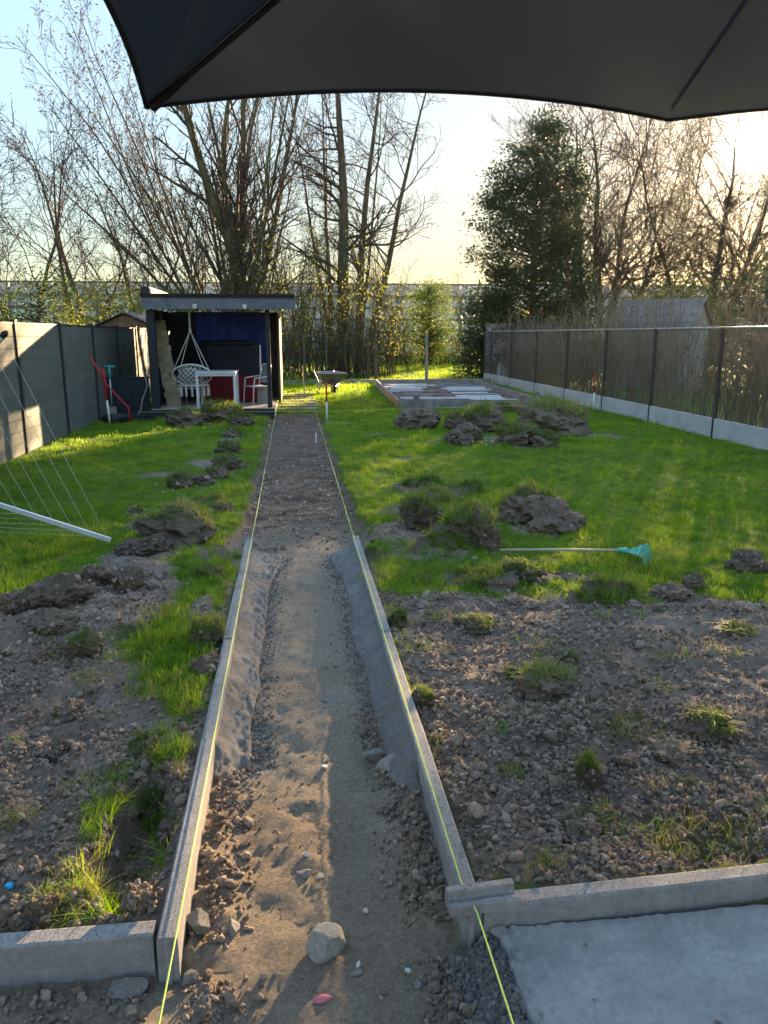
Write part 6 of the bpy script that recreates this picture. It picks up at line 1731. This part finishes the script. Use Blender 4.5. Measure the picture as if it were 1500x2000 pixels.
for k, (x_, y_) in enumerate(spots):
    ORD = 'first second third fourth fifth sixth seventh eighth ninth tenth eleventh twelfth thirteenth fourteenth fifteenth'.split()
    side_ = ('counting from the left' if k < 15 else 'counting from the right'); num = ORD[k] if k < 15 else ORD[29 - k] if k < 30 else ''
    grp = (num + ' thin sapling ' + side_ + ' in the thicket behind path and shelter', 'saplings in the thicket behind the path') if k < 30 else (({30: 'thin sapling at the left edge of the back lawn before the greenhouse', 31: 'sapling left of the rounded bush and set far back', 32: 'sapling left of the rounded bush and nearer to the viewer', 33: 'sapling just left of the rounded bush at the back', 34: 'sapling right of the rounded bush at the back', 35: 'sapling right of the rounded bush nearer the evergreen', 36: 'sapling directly behind the rounded bush', 37: 'sapling right of the forked alder trunks', 41: 'sapling behind the evergreen tree before the greenhouse'}[k], 'saplings before the greenhouse') if k < 38 or k == 41 else ({38: 'thin sapling behind the little brown shed', 39: 'thin sapling among the bright green shrubs beyond the left fence', 40: 'thin sapling farthest left among the shrubs beyond the left fence'}[k], 'saplings beyond the left fence'))
    t = thing('sapling', grp[0], 'sapling', (x_, y_, 0), r.uniform(0, 6.28), grp[1])
    s = r.uniform(0.75, 1.15) * (0.75 if k >= 30 else 1); t.scale = (s, s, s)
    for nm_, me in zip(('trunk', 'crown', 'leaves'), sap[k % 4]):
        o = link(nm_, me, t)
        if nm_ == 'leaves': kind(o, 'stuff')
# brush on the ground of the thicket and beyond the fences
def brush(name, label, segs, h, dens, mats, seed, leafs=0.07, leafn=3, lean=0.18):
    """thin stems and leaves along strips ((x0,y0),(x1,y1),width,height factor)"""
    r = np.random.default_rng(seed); S = MB(); LV = MB()
    for (x0, y0), (x1, y1), wd, hf in segs:
        L_ = math.hypot(x1 - x0, y1 - y0); n = int(dens * L_ * wd)
        u = r.uniform(0, 1, n); v = r.uniform(-.5, .5, n) * wd
        nx_, ny_ = -(y1 - y0) / L_, (x1 - x0) / L_
        P = np.stack([x0 + (x1 - x0) * u + nx_ * v, y0 + (y1 - y0) * u + ny_ * v, np.zeros(n)], 1)
        D = np.stack([r.normal(0, lean, n), r.normal(0, lean, n), np.ones(n)], 1)
        hh = h * hf * r.uniform(0.55, 1.1, n) * (1 + 0.18 * vnoise(P[:, :2] * 1.3))
        tr = Tree(seed + 1)
        t0 = tr.grow(P, D, hh, r.uniform(0.007, 0.014, n), 5, 0.08, 0.02, 0.4, 0)
        b1 = tr.grow(*tr.spawn(t0, 5, (20, 55), (0.22, 0.42), 0.7, 0.2, 1.0, 0.4, 0.15, 0.0045), k=3, wob=0.12, trop=0.05, level=1)
        for l in (0, 1):
            for pts, rad in tr.lv[l]:
                V, F = tubes_np(pts, rad, 3); S.add(V, F)
        if leafn:
            pts = b1[0]; q = pts.reshape(-1, 3); dd = b1[1].reshape(-1, 3)
            ii = r.integers(0, len(q), n * leafn)
            V, T = leaf_quads(q[ii], dd[ii], leafs, r, 0.04, 1, 0.6); LV.add(V, T)
    return S, LV
S, LV = brush('undergrowth', '', [((-3, 29.5), (3.6, 29.5), 3.0, 1.0), ((3.6, 38.5), (14, 40), 2.0, 0.7), ((-16, 29), (-3, 29), 3, 1.0)], 1.9, 26, None, 120, 0.075, 6)
o = kind(S.build('undergrowth', M['twig']), 'stuff', 'tangled undergrowth of thin stems at the back of the garden')
o = kind(LV.build('undergrowth_leaves', M['leaf_mid']), 'stuff', 'small leaves in the undergrowth at the back of the garden')
# hedge beyond the wire fence
for k, (ya, yb, hf, lab) in enumerate(((-2, 6, 1.0, 'reddish brown hedge beyond the wire fence, stretch outside the picture'), (6, 13.5, 1.0, 'reddish brown hedge beyond the wire fence, stretch nearest the viewer'), (13.5, 20, 1.06, 'reddish brown hedge beyond the wire fence, middle stretch before the outbuilding'), (20, 25.5, 1.0, 'reddish brown hedge beyond the wire fence, farthest stretch'))):
    t = thing('hedge', lab, 'hedge', (0, 0, 0), 0)
    S, LV = brush('hedge', '', [((7.35, ya), (7.35, yb), 0.9, hf)], 2.05, 54 if k else 30, None, 130 + k, 0.05, 4, 0.10)
    kind(S.build('stems', M['twig_red'], t), 'stuff'); kind(LV.build('leaves', M['leaf_brown'], t), 'stuff')
# taller scrub behind the hedge on the right
for k, (x_, y_, h_, w_, mt, lab) in enumerate(((13.5, 26.5, 3.3, 2.0, 'leaf_mid', 'green scrub behind the slate roofed outbuilding'), (17, 27, 4.0, 2.3, 'leaf_dark', 'dark scrub right of the slate roofed outbuilding'), (20.5, 28, 4.4, 2.4, 'leaf_dark', 'dark scrub at the right frame edge under the sun'), (24, 27, 4.6, 2.4, 'leaf_dark', 'dark scrub outside the right edge of the picture'), (10.5, 33.5, 2.6, 1.6, 'leaf_new', 'yellow green scrub between the evergreen and the spreading tree'))):
    evergreen('scrub', lab, (x_, y_, 0), [(0.2, w_ * .9, 1.2, 0), (h_ * .45, w_, 1.4, 0), (h_ * .8, w_ * .75, 1.0, .1), (h_, w_ * .25, .3, .2)], 9000, 0.11, M[mt], 150 + k, 150, 0.06, 'shrub', None, 0.36)
# crow's nest in the tree before the sun
m = MB(); r = np.random.default_rng(5)
for k in range(70):
    a_ = r.uniform(0, 6.28); b_ = a_ + r.uniform(1.6, 2.6)
    p0 = np.array([cos(a_) * .27, sin(a_) * .27, r.uniform(-.2, .2)]); p1 = np.array([cos(b_) * .27, sin(b_) * .27, r.uniform(-.2, .2)])
    m.tube([p0, (p0 + p1) / 2 * 1.3, p1], 0.012, 3, False)
o = m.build('birds_nest', M['twig']); o.location = NEST; tag(o, 'round twiggy nest high in the bare tree beside the sun', 'nest')

# ------------------------------------------------------------------ parasol overhead
M['canopy'] = None
mt, t, b, out = new_mat('parasol_fabric')
b.inputs['Base Color'].default_value = (0.030, 0.033, 0.036, 1); b.inputs['Roughness'].default_value = 0.85
bump(t, b, noise_fac(t, 420, 2, 0.5, 'Object'), 0.15, 0.001)
trl = nd(t, 'BsdfTranslucent'); trl.inputs['Color'].default_value = (0.022, 0.028, 0.034, 1)
mx = nd(t, 'MixShader'); mx.inputs[0].default_value = 0.32
t.links.new(b.outputs[0], mx.inputs[1]); t.links.new(trl.outputs[0], mx.inputs[2]); t.links.new(mx.outputs[0], out.inputs['Surface'])
M['canopy'] = mt
A_ = np.array([-0.380, 2.379]); B_ = np.array([1.111, 2.334]); EZ = 2.19
e1 = (B_ - A_) / np.linalg.norm(B_ - A_); S_ = np.linalg.norm(B_ - A_); e2 = np.array([-e1[1], e1[0]])
ctr = B_ - e2 * S_
pa = thing('parasol', 'large dark grey square parasol spread overhead', 'parasol', (ctr[0], ctr[1], 0), math.atan2(e1[1], e1[0]))
HUBZ = EZ + 0.52
tipsq = [np.array(p_, float) * S_ for p_ in ((-1, 1), (0, 1), (1, 1), (1, 0), (1, -1), (0, -1), (-1, -1), (-1, 0))]
nr, ns = 22, 24
mc = MB()
for k in range(8):
    a_, b_ = tipsq[k], tipsq[(k + 1) % 8]
    mid = (a_ + b_) / 2; inw = -mid / np.linalg.norm(mid)
    s = np.linspace(0, 1, ns + 1); rr = np.linspace(0, 1, nr + 1)
    Sg, Rg = np.meshgrid(s, rr)
    bulge = 4 * Sg * (1 - Sg)
    ex = a_[0] + (b_[0] - a_[0]) * Sg; ey = a_[1] + (b_[1] - a_[1]) * Sg
    cut = 1 - 0.035 * bulge * Rg
    X = ex * Rg * cut; Y = ey * Rg * cut
    Z = HUBZ + (EZ - HUBZ) * Rg ** 1.12 + 0.045 * bulge * Rg ** 3 - 0.035 * bulge * np.sin(pi * Rg) 
    V = np.stack([X, Y, Z], -1).reshape(-1, 3)
    i, j = np.meshgrid(np.arange(nr), np.arange(ns), indexing='ij'); q = (i * (ns + 1) + j).ravel()
    mc.add(V, np.stack([q, q + 1, q + ns + 2, q + ns + 1], 1)[:, ::-1])
    # hem
    e_ = V.reshape(nr + 1, ns + 1, 3)[-1]
    mc.tube(e_, 0.006, 5)
mc.build('canopy', M['canopy'], pa, True)
for k in range(8):
    p_ = tipsq[k]
    pts = [(p_[0] * q, p_[1] * q, HUBZ + (EZ - HUBZ) * q ** 1.12 + 0.016) for q in np.linspace(0.02, 0.985, 10)]
    MB().tube(pts, 0.009 if k % 2 == 0 else 0.005, 6).build('rib', M['rubber'], pa, True)
    if k % 2: continue
    sl = MB(); pts2 = [(p_[0] * q, p_[1] * q, HUBZ + (EZ - HUBZ) * q ** 1.12 - 0.012) for q in np.linspace(0.05, 0.985, 12)]
    sl.tube(pts2, [0.007 if k % 2 == 0 else 0.0035] * 11 + [0.014 if k % 2 == 0 else 0.006], 6); sl.build('rib_pocket', M['canopy'], pa, True)
MB().lathe([(0.0, -0.10), (0.05, -0.08), (0.05, 0.02), (0.0, 0.08)], (0, 0, HUBZ), 14).build('hub', M['post_dark'], pa, True)
# cantilever arm and mast to the right of the viewer
MB().tube([(0, 0, HUBZ + 0.05), (0.4, -0.15, HUBZ + 0.32), (2.6, -0.5, HUBZ + 0.2)], 0.03, 8).build('arm', M['post_dark'], pa, True)
MB().tube([(2.6, -0.5, -0.05), (2.6, -0.5, HUBZ + 0.25)], 0.045, 10).build('mast', M['post_dark'], pa, True)
MB().box((2.6, -0.5, -0.05), (0.9, 0.9, 0.06)).build('base_plate', M['post_dark'], pa)


# ------------------------------------------------------------------ thin volume added for a warm veil toward the sun, like lens glare
GLARE_VEIL = 0.00008
m = bpy.data.materials.new('glare_veil'); m.use_nodes = True; t = m.node_tree; t.nodes.clear()
out = t.nodes.new('ShaderNodeOutputMaterial'); pv = t.nodes.new('ShaderNodeVolumePrincipled')
pv.inputs['Color'].default_value = (1.0, 0.98, 0.95, 1); pv.inputs['Density'].default_value = GLARE_VEIL; pv.inputs['Anisotropy'].default_value = 0.85
t.links.new(pv.outputs[0], out.inputs['Volume'])
kind(MB().box((0, 135, 8.0), (612, 342, 19.0)).build('glare_veil', m), 'stuff', 'thin volume added for the golden glare toward the sun')
